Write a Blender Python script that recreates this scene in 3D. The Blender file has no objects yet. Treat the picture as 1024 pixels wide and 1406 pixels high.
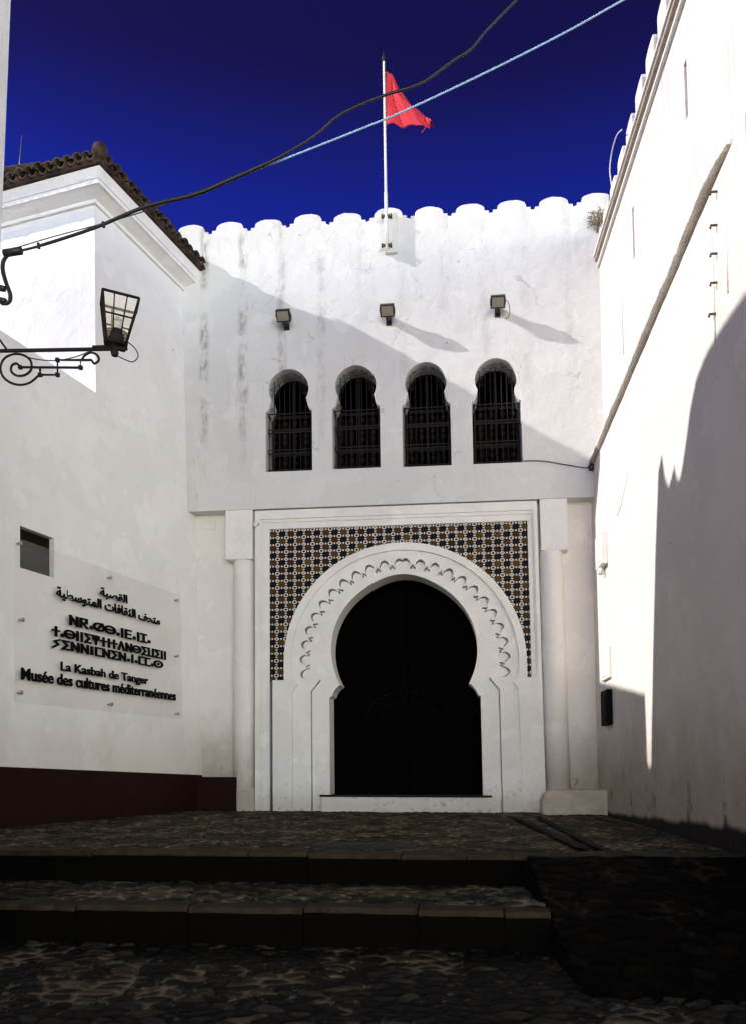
import bpy, bmesh, math, random
import numpy as np
from mathutils import Vector, Matrix, Euler
from mathutils.geometry import tessellate_polygon
random.seed(7); RNG = np.random.default_rng(11)
SC = bpy.context.scene; COL = SC.collection
R_ = math.radians

# ------------------------------------------------------------------ camera
F, PPX, PITCH, YH = 1150.0, 512.0, R_(5.0), 1055.0          # in pixels of the 1024x1406 photograph
PPY = YH - F*math.tan(PITCH); YAW = math.atan(135/1150.0)
CAM = Vector((0, -15.0, .757))
FWD = Vector((-math.sin(YAW)*math.cos(PITCH), math.cos(YAW)*math.cos(PITCH), math.sin(PITCH)))
RGT = Vector((math.cos(YAW), math.sin(YAW), 0)); UPV = RGT.cross(FWD)
cd = bpy.data.cameras.new('camera'); cam = bpy.data.objects.new('camera', cd); COL.objects.link(cam)
cd.sensor_fit = 'VERTICAL'; cd.sensor_height = 36; cd.lens = F/1406*36
cd.shift_y = (PPY-703)/1406; cd.clip_start = .05; cd.clip_end = 2000
cam.matrix_world = Matrix(((RGT.x, UPV.x, -FWD.x, CAM.x), (RGT.y, UPV.y, -FWD.y, CAM.y), (RGT.z, UPV.z, -FWD.z, CAM.z), (0, 0, 0, 1)))
SC.camera = cam

# ------------------------------------------------------------------ sun, sky, exposure
SUN = Vector((1, .30, -.555)).normalized()                    # direction the light travels
elev = math.asin(-SUN.z); az = math.atan2(-SUN.x, -SUN.y)    # sky texture: rotation from +Y, clockwise
sl = bpy.data.lights.new('sun', 'SUN'); sl.energy = 4.2; sl.angle = R_(.55); sl.color = (1, .975, .945)
so = bpy.data.objects.new('sun', sl); COL.objects.link(so); so.rotation_euler = SUN.to_track_quat('-Z', 'Y').to_euler()
so.location = (-20, -10, 25)
SKY_FILL = (23., 19.7, 17.4)
W = bpy.data.worlds.new('World'); SC.world = W; W.use_nodes = True
wn, wl = W.node_tree.nodes, W.node_tree.links; wn.clear()
sky = wn.new('ShaderNodeTexSky'); sky.sky_type = 'NISHITA'; sky.sun_disc = False
sky.sun_elevation = elev; sky.sun_rotation = az; sky.air_density = 1; sky.dust_density = .3; sky.ozone_density = 3
tc = wn.new('ShaderNodeTexCoord'); sx = wn.new('ShaderNodeSeparateXYZ'); wl.new(tc.outputs['Generated'], sx.inputs[0])
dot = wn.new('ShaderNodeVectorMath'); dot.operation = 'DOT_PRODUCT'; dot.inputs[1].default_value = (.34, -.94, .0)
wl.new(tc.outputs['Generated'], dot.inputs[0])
def wramp(sock, a, b):
    r = wn.new('ShaderNodeMapRange'); r.interpolation_type = 'SMOOTHSTEP'; wl.new(sock, r.inputs['Value'])
    r.inputs['From Min'].default_value = a; r.inputs['From Max'].default_value = b; return r.outputs[0]
def wmix(f, a, b):
    n = wn.new('ShaderNodeMix'); n.data_type = 'RGBA'; wl.new(f, n.inputs['Factor'])
    for k, v in (('A', a), ('B', b)):
        if isinstance(v, tuple): n.inputs[k].default_value = v+(1,)
        else: wl.new(v, n.inputs[k])
    return n.outputs['Result']
# deep blue ahead, darker overhead; bright lobe added low behind-right to light the walls
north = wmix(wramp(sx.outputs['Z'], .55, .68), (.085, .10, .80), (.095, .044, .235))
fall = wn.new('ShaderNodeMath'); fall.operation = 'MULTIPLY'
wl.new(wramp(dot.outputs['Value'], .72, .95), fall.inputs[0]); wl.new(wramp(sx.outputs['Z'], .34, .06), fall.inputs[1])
skycol = wmix(fall.outputs[0], north, SKY_FILL)
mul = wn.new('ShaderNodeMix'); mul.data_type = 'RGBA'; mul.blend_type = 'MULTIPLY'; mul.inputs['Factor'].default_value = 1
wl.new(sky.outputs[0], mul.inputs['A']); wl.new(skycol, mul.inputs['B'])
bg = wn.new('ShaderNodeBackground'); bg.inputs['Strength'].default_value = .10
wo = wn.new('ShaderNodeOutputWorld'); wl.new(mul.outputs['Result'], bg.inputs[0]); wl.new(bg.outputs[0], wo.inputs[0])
SC.view_settings.view_transform = 'Standard'; SC.view_settings.look = 'None'
SC.view_settings.exposure = .38; SC.view_settings.gamma = 1
SC.render.engine = 'CYCLES'; SC.cycles.max_bounces = 8; SC.cycles.diffuse_bounces = 5
try: SC.cycles.use_denoising = True
except Exception: pass

# ------------------------------------------------------------------ where a photo point lies on a real plane
def ray(u, v): return FWD + RGT*((u-PPX)/F) - UPV*((v-PPY)/F)
def hit(u, v, p, n):
    d = ray(u, v); n = Vector(n); return CAM + d*((Vector(p)-CAM).dot(n)/d.dot(n))
def fac(u, v, y=0):
    p = hit(u, v, (0, y, 0), (0, 1, 0)); return p.x, p.z
LEAN = .013
def FP(u, v, y=0):                                           # facade coordinates with its slight lean taken out
    x, z = fac(u, v, y); return x + LEAN*(z-3), z
def gnd(u, v, z):
    p = hit(u, v, (0, 0, z), (0, 0, 1)); return p.x, p.y

# ------------------------------------------------------------------ materials
class NT:
    def __init__(s, name):
        s.m = bpy.data.materials.new(name); s.m.use_nodes = True; s.n = s.m.node_tree.nodes; s.l = s.m.node_tree.links
        s.b = s.n['Principled BSDF']
        s.c = s.n.new('ShaderNodeTexCoord')
    def put(s, sock, v):
        if isinstance(v, (int, float)): sock.default_value = v
        elif isinstance(v, tuple): sock.default_value = v if len(v) != 3 or sock.type == 'VECTOR' else v+(1,)
        else: s.l.new(v, sock)
    def math(s, op, a, b=0.0, c=0.0, clamp=False):
        n = s.n.new('ShaderNodeMath'); n.operation = op; n.use_clamp = clamp
        s.put(n.inputs[0], a); s.put(n.inputs[1], b); s.put(n.inputs[2], c); return n.outputs[0]
    def sep(s, v):
        n = s.n.new('ShaderNodeSeparateXYZ'); s.l.new(v, n.inputs[0]); return n.outputs
    def scale(s, sx, sy, sz, src=None):
        n = s.n.new('ShaderNodeMapping'); n.inputs['Scale'].default_value = (sx, sy, sz)
        s.l.new(src or s.c.outputs['Object'], n.inputs[0]); return n.outputs[0]
    def noise(s, scale, vec=None, detail=5, rough=.6):
        n = s.n.new('ShaderNodeTexNoise'); n.inputs['Scale'].default_value = scale; n.inputs['Detail'].default_value = detail
        n.inputs['Roughness'].default_value = rough
        s.l.new(vec or s.c.outputs['Object'], n.inputs['Vector']); return n.outputs['Fac']
    def ramp(s, v, a, b, lo=0.0, hi=1.0):
        n = s.n.new('ShaderNodeMapRange'); n.interpolation_type = 'SMOOTHSTEP'
        s.put(n.inputs['Value'], v)
        for k, x in (('From Min', a), ('From Max', b), ('To Min', lo), ('To Max', hi)): n.inputs[k].default_value = x
        return n.outputs[0]
    def mix(s, f, a, b, mode='MIX'):
        n = s.n.new('ShaderNodeMix'); n.data_type = 'RGBA'; n.blend_type = mode
        s.put(n.inputs['Factor'], f); s.put(n.inputs['A'], a); s.put(n.inputs['B'], b); return n.outputs['Result']
    def bump(s, h, dist=.01, strength=1.0):
        n = s.n.new('ShaderNodeBump'); n.inputs['Distance'].default_value = dist; n.inputs['Strength'].default_value = strength
        s.l.new(h, n.inputs['Height']); s.l.new(n.outputs[0], s.b.inputs['Normal'])
    def done(s, col, rough=.85, metal=0.0, spec=None):
        s.put(s.b.inputs['Base Color'], col); s.put(s.b.inputs['Roughness'], rough); s.b.inputs['Metallic'].default_value = metal
        if spec is not None: s.b.inputs['Specular IOR Level'].default_value = spec
        return s.m

def plaster(name, col=(.80, .775, .74), kind=''):
    t = NT(name); x, y, z = t.sep(t.c.outputs['Object'])
    big = t.noise(.55, detail=4); mid = t.noise(3.2); fine = t.noise(26, detail=6)
    c = t.mix(t.ramp(big, .35, .7), col, tuple(k*.93 for k in col))
    c = t.mix(t.ramp(mid, .55, .8, 0, .35), c, (.62, .58, .53))
    c = t.mix(t.ramp(t.noise(.75, detail=7, rough=.55), .50, .515, 0, .5), c, tuple(k*.90 for k in col))
    c = t.mix(t.ramp(t.noise(1.9, detail=8, rough=.6), .60, .61, 0, .55), c, tuple(min(.9, k*1.07) for k in col))
    # peeling flakes and dark specks
    fl = t.math('MULTIPLY', t.ramp(t.noise(9, detail=8, rough=.75), .66, .70), t.ramp(t.noise(.9, detail=2), .5, .62))
    c = t.mix(t.math('MULTIPLY', fl, .45), c, (.42, .38, .34))
    v = t.n.new('ShaderNodeTexVoronoi'); v.inputs['Scale'].default_value = 1.35; t.l.new(t.c.outputs['Object'], v.inputs['Vector'])
    wob = t.math('ADD', v.outputs['Distance'], t.math('MULTIPLY', t.noise(40, detail=2), .02))
    c = t.mix(t.ramp(wob, .034, .026, 0, .85), c, (.07, .055, .045))
    if kind == 'facade':
        # rain streaks under the gaps between merlons
        xx = t.math('ADD', t.math('ADD', x, t.math('MULTIPLY', z, LEAN)), 5.333-.382-3*LEAN+7.64)
        g = t.math('PINGPONG', xx, .382)
        xw = t.math('ADD', g, t.math('MULTIPLY', t.math('SUBTRACT', t.noise(2.2), .5), .14))
        band = t.ramp(xw, .13, .02)
        seg = t.ramp(t.noise(1.15, t.scale(.6, 1, 1)), .40, .56)
        st = t.noise(7, t.scale(1, 1, .35), detail=6, rough=.7)
        m = t.math('MULTIPLY', t.math('MULTIPLY', band, seg), t.ramp(st, .38, .60))
        m = t.math('MULTIPLY', t.math('MULTIPLY', m, t.ramp(z, 5.9, 8.2)), t.math('ADD', t.ramp(x, -2.6, -4.2, .25, 1.0), t.ramp(t.noise(.45, t.scale(1, 1, 0), detail=1), .5, .62, 0, .5)), clamp=True)
        c = t.mix(t.math('MULTIPLY', m, .8), c, (.27, .235, .225))
        drip = t.math('MULTIPLY', t.ramp(t.noise(1, t.scale(9, 9, .45), detail=4), .60, .75), t.ramp(t.noise(.8), .42, .6))
        c = t.mix(t.math('MULTIPLY', drip, .4), c, (.40, .35, .31))
        ck = t.n.new('ShaderNodeTexVoronoi'); ck.feature = 'DISTANCE_TO_EDGE'; ck.inputs['Scale'].default_value = .55
        wv = t.n.new('ShaderNodeVectorMath'); wv.operation = 'ADD'; t.l.new(t.c.outputs['Object'], wv.inputs[0]); nz = t.n.new('ShaderNodeTexNoise'); nz.inputs['Scale'].default_value = 2.5; nz.inputs['Detail'].default_value = 6; t.l.new(t.c.outputs['Object'], nz.inputs['Vector']); t.l.new(nz.outputs['Color'], wv.inputs[1]); t.l.new(wv.outputs[0], ck.inputs['Vector'])
        cm = t.math('MULTIPLY', t.ramp(ck.outputs['Distance'], .012, .003), t.ramp(t.noise(1.3), .52, .6))
        c = t.mix(t.math('MULTIPLY', cm, .5), c, (.33, .29, .26))
    if kind == 'rampart':
        drip = t.math('MULTIPLY', t.ramp(t.noise(1, t.scale(7, 7, .5), detail=7), .54, .70), t.ramp(z, 3, 8.5))
        c = t.mix(t.math('MULTIPLY', drip, .5), c, (.36, .32, .285))
        pit = t.math('MULTIPLY', t.ramp(t.noise(16, detail=9, rough=.8), .60, .66), t.ramp(t.noise(.7, detail=3), .45, .6))
        c = t.mix(t.math('MULTIPLY', pit, .55), c, (.30, .265, .23))
    if kind == 'house':
        h = t.math('ADD', z, t.math('MULTIPLY', t.math('SUBTRACT', t.noise(1.1, t.scale(1, 1, .7), detail=5), .5), -1.2))
        c = t.mix(t.ramp(h, 2.2, .55, 0, .42), c, (.50, .385, .27))
    if kind in ('rampart', 'base'):
        n1 = t.noise(1, t.scale(1.6, 1.6, 1.1), detail=7, rough=.68)
        h = t.math('ADD', z, t.math('MULTIPLY', t.math('SUBTRACT', n1, .5), -1.6))
        foot_brown = t.ramp(h, 1.9, .2)
        c = t.mix(t.math('MULTIPLY', foot_brown, .72), c, (.30, .225, .155))  # dirt, plus the brown of the shaded lower wall put into the colour
        mould = t.math('MULTIPLY', t.ramp(t.noise(1, t.scale(3.4, 3.4, 1.7), detail=8, rough=.70), .54, .66), t.ramp(z, 1.15, .2))
        c = t.mix(t.math('MULTIPLY', mould, .8), c, (.045, .036, .028))
    if kind == 'rampart':
        # black band at the foot that widens towards the street
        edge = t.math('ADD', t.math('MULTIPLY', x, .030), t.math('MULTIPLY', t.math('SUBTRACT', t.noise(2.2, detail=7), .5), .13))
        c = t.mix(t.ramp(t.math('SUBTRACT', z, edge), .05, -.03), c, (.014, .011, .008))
    if kind == 'portal':
        c = t.mix(t.ramp(z, .55, .05, 0, .5), c, (.42, .35, .29))
        d = t.math('MULTIPLY', t.ramp(t.noise(11, detail=7), .56, .68), t.ramp(z, .9, .1))
        c = t.mix(t.math('MULTIPLY', d, .5), c, (.16, .12, .09))
    t.bump(t.math('ADD', t.math('MULTIPLY', mid, 2.2), t.math('MULTIPLY', fine, .40)), .016, .9)
    return t.done(c, .9, spec=.15)

def plain(name, col, rough=.7, metal=0.0, var=.25, sc=6, bump=0, spec=None):
    t = NT(name); n = t.noise(sc)
    c = t.mix(n, tuple(k*(1-var) for k in col), tuple(min(1, k*(1+var)) for k in col))
    if bump: t.bump(t.noise(sc*5), bump)
    return t.done(c, rough, metal, spec)

M = {}
M['facade'] = plaster('weathered_white_plaster', (.655, .645, .63), kind='facade')
M['portal'] = plaster('portal_white_plaster', kind='portal')
M['house'] = plaster('house_white_plaster', (.88, .865, .84), 'house')
M['rampart'] = plaster('rampart_white_plaster', (.745, .69, .62), 'rampart')
M['base'] = plaster('brown_foot_white_plaster', (.80, .755, .71), 'base')
M['block'] = plain('grimy_limewash', (.50, .43, .35), .95, var=.45, sc=5, bump=.02, spec=.1)
M['ledge'] = plain('soffit_shade_plaster', (.36, .30, .235), .95, var=.55, sc=7, bump=.02)  # brown of the shaded soffit put into the string course colour
t = NT('limed_shaded_ledge'); gm = t.n.new('ShaderNodeNewGeometry'); nx_, ny_, nz_ = t.sep(gm.outputs['Normal'])
k = t.math('ADD', nz_, t.math('MULTIPLY', t.math('SUBTRACT', t.noise(7, detail=7, rough=.75), .5), 1.1))  # by surface normal: flaked lime above, underside shade put in as brown
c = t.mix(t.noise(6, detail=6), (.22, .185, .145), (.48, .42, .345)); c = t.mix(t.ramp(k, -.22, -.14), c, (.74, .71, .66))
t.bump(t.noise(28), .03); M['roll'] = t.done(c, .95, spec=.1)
M['lime'] = plain('flaking_limewash', (.72, .69, .64), .95, var=.12, sc=9, bump=.015)
M['iron'] = plain('black_iron', (.012, .010, .009), .7, sc=20, spec=.2)
M['grille'] = plain('painted_grille_iron', (.014, .011, .009), .7, sc=20, spec=.2)
M['wood'] = plain('dark_wood', (.012, .008, .006), .7, var=.5, sc=5, spec=.15)
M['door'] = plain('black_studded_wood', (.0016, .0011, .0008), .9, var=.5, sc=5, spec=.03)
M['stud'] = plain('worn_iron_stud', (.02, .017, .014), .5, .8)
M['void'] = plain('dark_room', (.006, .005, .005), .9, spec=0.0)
M['curtain'] = plain('grey_curtain', (.30, .275, .24), .9, var=.4, sc=9)
M['pole'] = plain('white_pole_paint', (.66, .64, .60), .45, var=.2, sc=8)
M['rust'] = plain('rusty_clamp', (.10, .065, .045), .8, .3)
M['cable'] = plain('black_rubber', (.012, .012, .014), .5)
M['cable_blue'] = plain('pale_blue_cable', (.36, .55, .80), .5, var=.08)
M['lampbody'] = plain('dark_bronze_casing', (.035, .028, .02), .5, .4)
M['lens'] = plain('dusty_floodlight_glass', (.26, .235, .19), .35, var=.15)
M['red_tile'] = plain('dark_red_plinth', (.013, .0030, .0018), .75, var=.6, sc=9, bump=.006, spec=.12)
M['white_box'] = plain('white_meter_plastic', (.72, .70, .66), .5, var=.08)
M['black_box'] = plain('black_plastic', (.006, .005, .004), .7, spec=.05)
M['steel'] = plain('brushed_steel', (.45, .42, .38), .3, .9, var=.1)
M['letter'] = plain('black_letter_acrylic', (.006, .005, .005), .7, spec=.03)
M['weed'] = plain('dry_weed', (.16, .12, .07), .9, var=.5, sc=12)
M['kerb'] = plain('worn_kerb_stone', (.030, .021, .011), .9, var=.9, sc=8, bump=.008, spec=.1)
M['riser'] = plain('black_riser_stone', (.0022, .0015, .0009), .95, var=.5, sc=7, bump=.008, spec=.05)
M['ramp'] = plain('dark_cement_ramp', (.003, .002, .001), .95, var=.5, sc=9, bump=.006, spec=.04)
M['drain'] = plain('wet_black_channel', (.005, .004, .003), .8, spec=.05)

t = NT('roof_tile_old_clay'); n = t.noise(6, detail=6)
c = t.mix(t.ramp(n, .35, .7), (.030, .022, .017), (.085, .055, .038)); c = t.mix(t.ramp(t.noise(14), .6, .75), c, (.05, .055, .03))
t.bump(t.noise(30), .01); M['tile'] = t.done(c, .9, spec=.2)

t = NT('red_flag_cloth'); w = t.noise(90, detail=2)
t.b.inputs['Subsurface Weight'].default_value = 0
c = t.mix(w, (.50, .035, .05), (.60, .055, .07))
M['flag'] = t.done(c, .8, spec=.1)
tr = t.n.new('ShaderNodeBsdfTranslucent'); tr.inputs[0].default_value = (.7, .06, .07, 1)
mx = t.n.new('ShaderNodeMixShader'); mx.inputs[0].default_value = .07
out = t.n['Material Output']; t.l.new(t.b.outputs[0], mx.inputs[1]); t.l.new(tr.outputs[0], mx.inputs[2]); t.l.new(mx.outputs[0], out.inputs[0])

def glassy(name, tint, gloss, rough=.05):
    t = NT(name); out = t.n['Material Output']
    a = t.n.new('ShaderNodeBsdfTransparent'); a.inputs[0].default_value = tint+(1,)
    g = t.n.new('ShaderNodeBsdfGlossy'); g.inputs['Roughness'].default_value = rough
    f = t.n.new('ShaderNodeFresnel'); f.inputs[0].default_value = 1.45
    k = t.math('MULTIPLY', f.outputs[0], gloss)
    m = t.n.new('ShaderNodeMixShader'); t.l.new(k, m.inputs[0]); t.l.new(a.outputs[0], m.inputs[1]); t.l.new(g.outputs[0], m.inputs[2])
    t.l.new(m.outputs[0], out.inputs[0]); return t.m
M['acrylic'] = glassy('clear_acrylic', (.999, .996, .99), .14, .25)
M['pane'] = glassy('window_glass', (.4, .38, .34), .10)
M['lampglass'] = glassy('lantern_glass', (.93, .93, .91), .5)
M['dark_pane'] = plain('grimy_dark_pane', (.013, .011, .007), .9, var=.5, sc=8, spec=0.0)
M['bulb'] = plain('bulb_glass', (.55, .55, .52), .2)

# zellige: dark cells parted by white dashed lines, white rings where lines cross
t = NT('zellige_tile'); x, y, z = t.sep(t.c.outputs['Object'])
U = t.math('DIVIDE', t.math('ADD', x, 20.0), .166); V = t.math('DIVIDE', t.math('ADD', z, 20.0), .137)
iu = t.math('FLOOR', U); iv = t.math('FLOOR', V)
par = t.math('MODULO', t.math('ADD', iu, iv), 2.0)
hs = t.n.new('ShaderNodeTexWhiteNoise'); hs.noise_dimensions = '2D'
cv = t.n.new('ShaderNodeCombineXYZ'); t.l.new(iu, cv.inputs[0]); t.l.new(iv, cv.inputs[1]); t.l.new(cv.outputs[0], hs.inputs['Vector'])
och = t.mix(hs.outputs['Value'], (.026, .010, .004), (.080, .047, .006))
c = t.mix(par, (.0035, .003, .007), och)
fu = t.math('PINGPONG', U, .5); fv = t.math('PINGPONG', V, .5)      # distance to the next grid line
def dash(co): return t.math('GREATER_THAN', t.math('FRACT', t.math('ADD', t.math('MULTIPLY', co, 3.0), .25)), .46)
ln = t.math('MAXIMUM', t.math('MULTIPLY', t.math('LESS_THAN', fu, .11), dash(V)), t.math('MULTIPLY', t.math('LESS_THAN', fv, .11), dash(U)))
ru = t.math('FLOOR', t.math('ADD', U, .5)); rv = t.math('FLOOR', t.math('ADD', V, .5))
node = t.math('MODULO', t.math('ADD', ru, rv), 2.0)
rad = t.math('SQRT', t.math('ADD', t.math('MULTIPLY', fu, fu), t.math('MULTIPLY', fv, fv)))
ring = t.math('MULTIPLY', node, t.math('MULTIPLY', t.math('LESS_THAN', rad, .27), t.math('GREATER_THAN', rad, .15)))
hole = t.math('MULTIPLY', node, t.math('LESS_THAN', rad, .38))
wht = t.math('MAXIMUM', t.math('MULTIPLY', ln, t.math('SUBTRACT', 1.0, hole)), ring)
c = t.mix(wht, c, (.60, .56, .50))
M['zellige'] = t.done(c, .5, spec=.08)

# cobbles: colour of each stone and of the earth between them comes with the mesh
def cobble_mat(name, dark, light, moss, fleck, power, thr, spec=.10):
    t = NT(name); a = t.n.new('ShaderNodeAttribute'); a.attribute_name = 'stone'; gp = t.n.new('ShaderNodeAttribute'); gp.attribute_name = 'joint'
    c = t.mix(t.math('POWER', a.outputs['Fac'], power), dark, light)
    c = t.mix(t.ramp(t.noise(8, detail=8, rough=.75), .42, .66, 0, .85), c, tuple(k*.35 for k in dark))
    c = t.mix(t.ramp(t.noise(.9, detail=5), .45, .62, 0, .6), c, moss)
    c = t.mix(t.math('MULTIPLY', t.ramp(t.noise(21, detail=5, rough=.7), .60, .67), .55), c, fleck)
    jn = t.ramp(t.noise(2.3, t.scale(1, .6, 1), detail=8, rough=.7), thr, thr+.06)
    jc = t.mix(jn, tuple(k*.5 for k in dark), fleck)
    c = t.mix(gp.outputs['Fac'], c, jc)
    t.bump(t.noise(40, detail=6), .008); return t.done(c, .78, spec=spec)
M['cobble'] = cobble_mat('cobble_stone', (.0050, .0034, .0018), (.080, .060, .033), (.008, .006, .002), (.19, .14, .075), 4.5, .52)
M['cobble_top'] = cobble_mat('dusty_cobble_stone', (.0055, .004, .002), (.10, .076, .042), (.036, .027, .008), (.30, .235, .14), 2.6, .49)

# ------------------------------------------------------------------ mesh helpers
class MB:
    def __init__(s, f=None): s.v = []; s.f = []; s.sm = []; s.fn = f
    def add(s, vs, fs, smooth=False):
        o = len(s.v); s.v += [tuple(p) for p in vs]; s.f += [tuple(i+o for i in q) for q in fs]; s.sm += [smooth]*len(fs)
    def box(s, x0, x1, y0, y1, z0, z1):
        s.add([(x, y, z) for x in (x0, x1) for y in (y0, y1) for z in (z0, z1)],
              [(0, 1, 3, 2), (4, 6, 7, 5), (0, 4, 5, 1), (2, 3, 7, 6), (0, 2, 6, 4), (1, 5, 7, 3)])
    def plate(s, outer, holes, y0, y1, back=True):           # polygon in x,z with holes, from y0 (front) to y1
        loops = [outer]+list(holes); flat = [p for l in loops for p in l]; n = len(flat)
        tri = tessellate_polygon([[Vector((p[0], p[1], 0)) for p in l] for l in loops])
        def ori(q):
            a, b, c = (flat[i] for i in q); return q if (b[0]-a[0])*(c[1]-a[1])-(b[1]-a[1])*(c[0]-a[0]) > 0 else q[::-1]
        tri = [ori(tuple(q)) for q in tri]
        vs = [(p[0], y0, p[1]) for p in flat]+[(p[0], y1, p[1]) for p in flat]
        fs = list(tri)+([tuple(i+n for i in q[::-1]) for q in tri] if back else [])
        o = 0
        for k, l in enumerate(loops):
            m = len(l); ar = sum(l[i][0]*l[(i+1) % m][1]-l[(i+1) % m][0]*l[i][1] for i in range(m))
            for i in range(m):
                a, b = o+i, o+(i+1) % m
                q = (a, a+n, b+n, b)
                fs.append(q if (ar > 0) == (k == 0) else q[::-1])
            o += m
        s.add(vs, fs)
    def prism(s, poly, z0, z1, poly2=None):                  # footprint x,y from z0 to z1
        n = len(poly); p2 = poly2 or poly
        s.add([(x, y, z0) for x, y in poly]+[(x, y, z1) for x, y in p2],
              [tuple(range(n))[::-1], tuple(range(n, 2*n))]+[(i, (i+1) % n, n+(i+1) % n, n+i) for i in range(n)])
    def tube(s, pts, r, seg=8, smooth=True, closed=False):
        P = [Vector(p) for p in pts]; n = len(P); rr = r if isinstance(r, (list, tuple)) else [r]*n
        vs = []; up = None
        for i in range(n):
            if closed: d = P[(i+1) % n]-P[i-1]
            else: d = P[min(i+1, n-1)]-P[max(i-1, 0)]
            d = d.normalized()
            if up is None: up = d.orthogonal().normalized()
            up = (up-d*up.dot(d)); up = up.normalized() if up.length > 1e-6 else d.orthogonal().normalized()
            w = d.cross(up)
            vs += [P[i]+(up*math.cos(2*math.pi*k/seg)+w*math.sin(2*math.pi*k/seg))*rr[i] for k in range(seg)]
        fs = []
        for i in range(n if closed else n-1):
            j = (i+1) % n
            fs += [(i*seg+k, i*seg+(k+1) % seg, j*seg+(k+1) % seg, j*seg+k) for k in range(seg)]
        if not closed: fs += [tuple(range(seg))[::-1], tuple((n-1)*seg+k for k in range(seg))]
        s.add(vs, fs, smooth)
    def lathe(s, prof, cx, cy, seg=24, a0=0, a1=360):        # prof: (r,z) from bottom to top
        full = abs(a1-a0-360) < 1; m = seg if full else seg+1
        A = [R_(a0+(a1-a0)*k/seg) for k in range(m)]
        vs = [(cx+r*math.cos(a), cy+r*math.sin(a), z) for r, z in prof for a in A]
        fs = []
        for i in range(len(prof)-1):
            for k in range(m if full else m-1):
                fs.append((i*m+k, i*m+(k+1) % m, (i+1)*m+(k+1) % m, (i+1)*m+k))
        s.add(vs, fs, True)
    def build(s, name, mat, parent=None, bevel=0.0):
        vs = [s.fn(*p) for p in s.v] if s.fn else s.v
        me = bpy.data.meshes.new(name); me.from_pydata(vs, [], s.f); me.materials.append(mat)
        me.polygons.foreach_set('use_smooth', s.sm); me.update()
        o = bpy.data.objects.new(name, me); COL.objects.link(o)
        if parent: o.parent = parent
        if bevel:
            b = o.modifiers.new('bevel', 'BEVEL'); b.width = bevel; b.segments = 2; b.limit_method = 'ANGLE'; b.angle_limit = R_(40)
        return o
def empty(name, loc=(0, 0, 0), rot=(0, 0, 0)):
    o = bpy.data.objects.new(name, None); COL.objects.link(o); o.location = loc; o.rotation_euler = rot; o.empty_display_size = .2; return o
def tag(o, label=None, cat=None, group=None, kind=None):
    for k, v in (('label', label), ('category', cat), ('group', group), ('kind', kind)):
        if v: o[k] = v
    return o
def smooth_path(pts, n=6):                                   # Catmull-Rom through the points
    P = [Vector(p) for p in pts]; out = []
    for i in range(len(P)-1):
        a, b, c, d = P[max(i-1, 0)], P[i], P[i+1], P[min(i+2, len(P)-1)]
        for k in range(n):
            u = k/n; out.append(.5*((2*b)+(c-a)*u+(2*a-5*b+4*c-d)*u*u+(3*b-a-3*c+d)*u**3))
    return out+[P[-1]]
def shf(x, y, z): return (x-LEAN*(z-3), y, z)                # the facade leans a little, like the old wall does

# ================================================================== GROUND
def cobbles(name, x0, x1, y0, y1, zf, cell, res, relief, mat, inside=None, ax=1.0, jw=.22):
    nx, ny = int((x1-x0)/res)+1, int((y1-y0)/res)+1
    X, Y = np.meshgrid(np.linspace(x0, x1, nx), np.linspace(y0, y1, ny))
    wx = X+.03*np.sin(Y*9+X*3)+.02*np.sin(Y*23); wy = Y+.03*np.sin(X*8+1)+.015*np.sin(X*21+Y*7)
    cx, cy = cell*ax, cell; gi, gj = np.floor(wx/cx).astype(int), np.floor(wy/cy).astype(int)
    d1 = np.full(X.shape, 9.); d2 = d1.copy(); idn = np.zeros(X.shape)
    def h(i, j, k): 
        q = np.sin(i*127.1+j*311.7+k*74.7)*43758.5453; return q-np.floor(q)
    for di in (-2, -1, 0, 1, 2):
        for dj in (-2, -1, 0, 1, 2):
            i, j = gi+di, gj+dj
            px = (i+.5+.8*(h(i, j, 1)-.5)+.5*(j % 2))*cx; py = (j+.5+.8*(h(i, j, 2)-.5))*cy
            d = np.hypot((wx-px)/ax, wy-py); r = h(i, j, 3)
            new = d < d1; d2 = np.where(new, d1, np.minimum(d2, d)); d1 = np.where(new, d, d1); idn = np.where(new, r, idn)
    e = (d2-d1)/cell; dome = np.clip((e-.10)/.30, 0, 1)**.5
    Z = zf(X, Y)+relief*(dome-1)*(.7+.5*idn)+relief*.45*(idn-.5)
    Z += .006*np.sin(X*5.1+Y*3.3)*np.sin(Y*4.7-X)
    v = np.stack([X, Y, Z], -1).reshape(-1, 3)
    I = (np.arange(ny-1)[:, None]*nx+np.arange(nx-1)[None, :]).reshape(-1)
    q = np.stack([I, I+1, I+nx+1, I+nx], -1)
    if inside is not None:
        cxy = v[q].mean(1); q = q[inside(cxy[:, 0], cxy[:, 1])]
    me = bpy.data.meshes.new(name); me.from_pydata(v.tolist(), [], q.tolist()); me.materials.append(mat)
    me.polygons.foreach_set('use_smooth', [True]*len(me.polygons))
    for nm, val in (('stone', idn), ('joint', np.clip(1.25-e/jw, 0, 1))):
        at = me.attributes.new(nm, 'FLOAT', 'POINT'); at.data.foreach_set('value', val.reshape(-1).astype(np.float32))
    o = bpy.data.objects.new(name, me); COL.objects.link(o); return o
EDGE1 = lambda x: -7.42+.02*x                                # front edge of the landing
EDGE2 = lambda x: -8.72+.02*x
RAMPX = lambda y: .44-.085*(y+7.4)                           # left side of the ramp
zlow = lambda X, Y: -.555+.045*(Y+8.7)*(Y < -8.7)
g = MB(); g.add([(-60, -80, -1.6), (60, -80, -1.6), (60, 60, -1.6), (-60, 60, -1.6)], [(0, 1, 2, 3)])
tag(g.build('ground', M['drain']), kind='structure')
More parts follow.
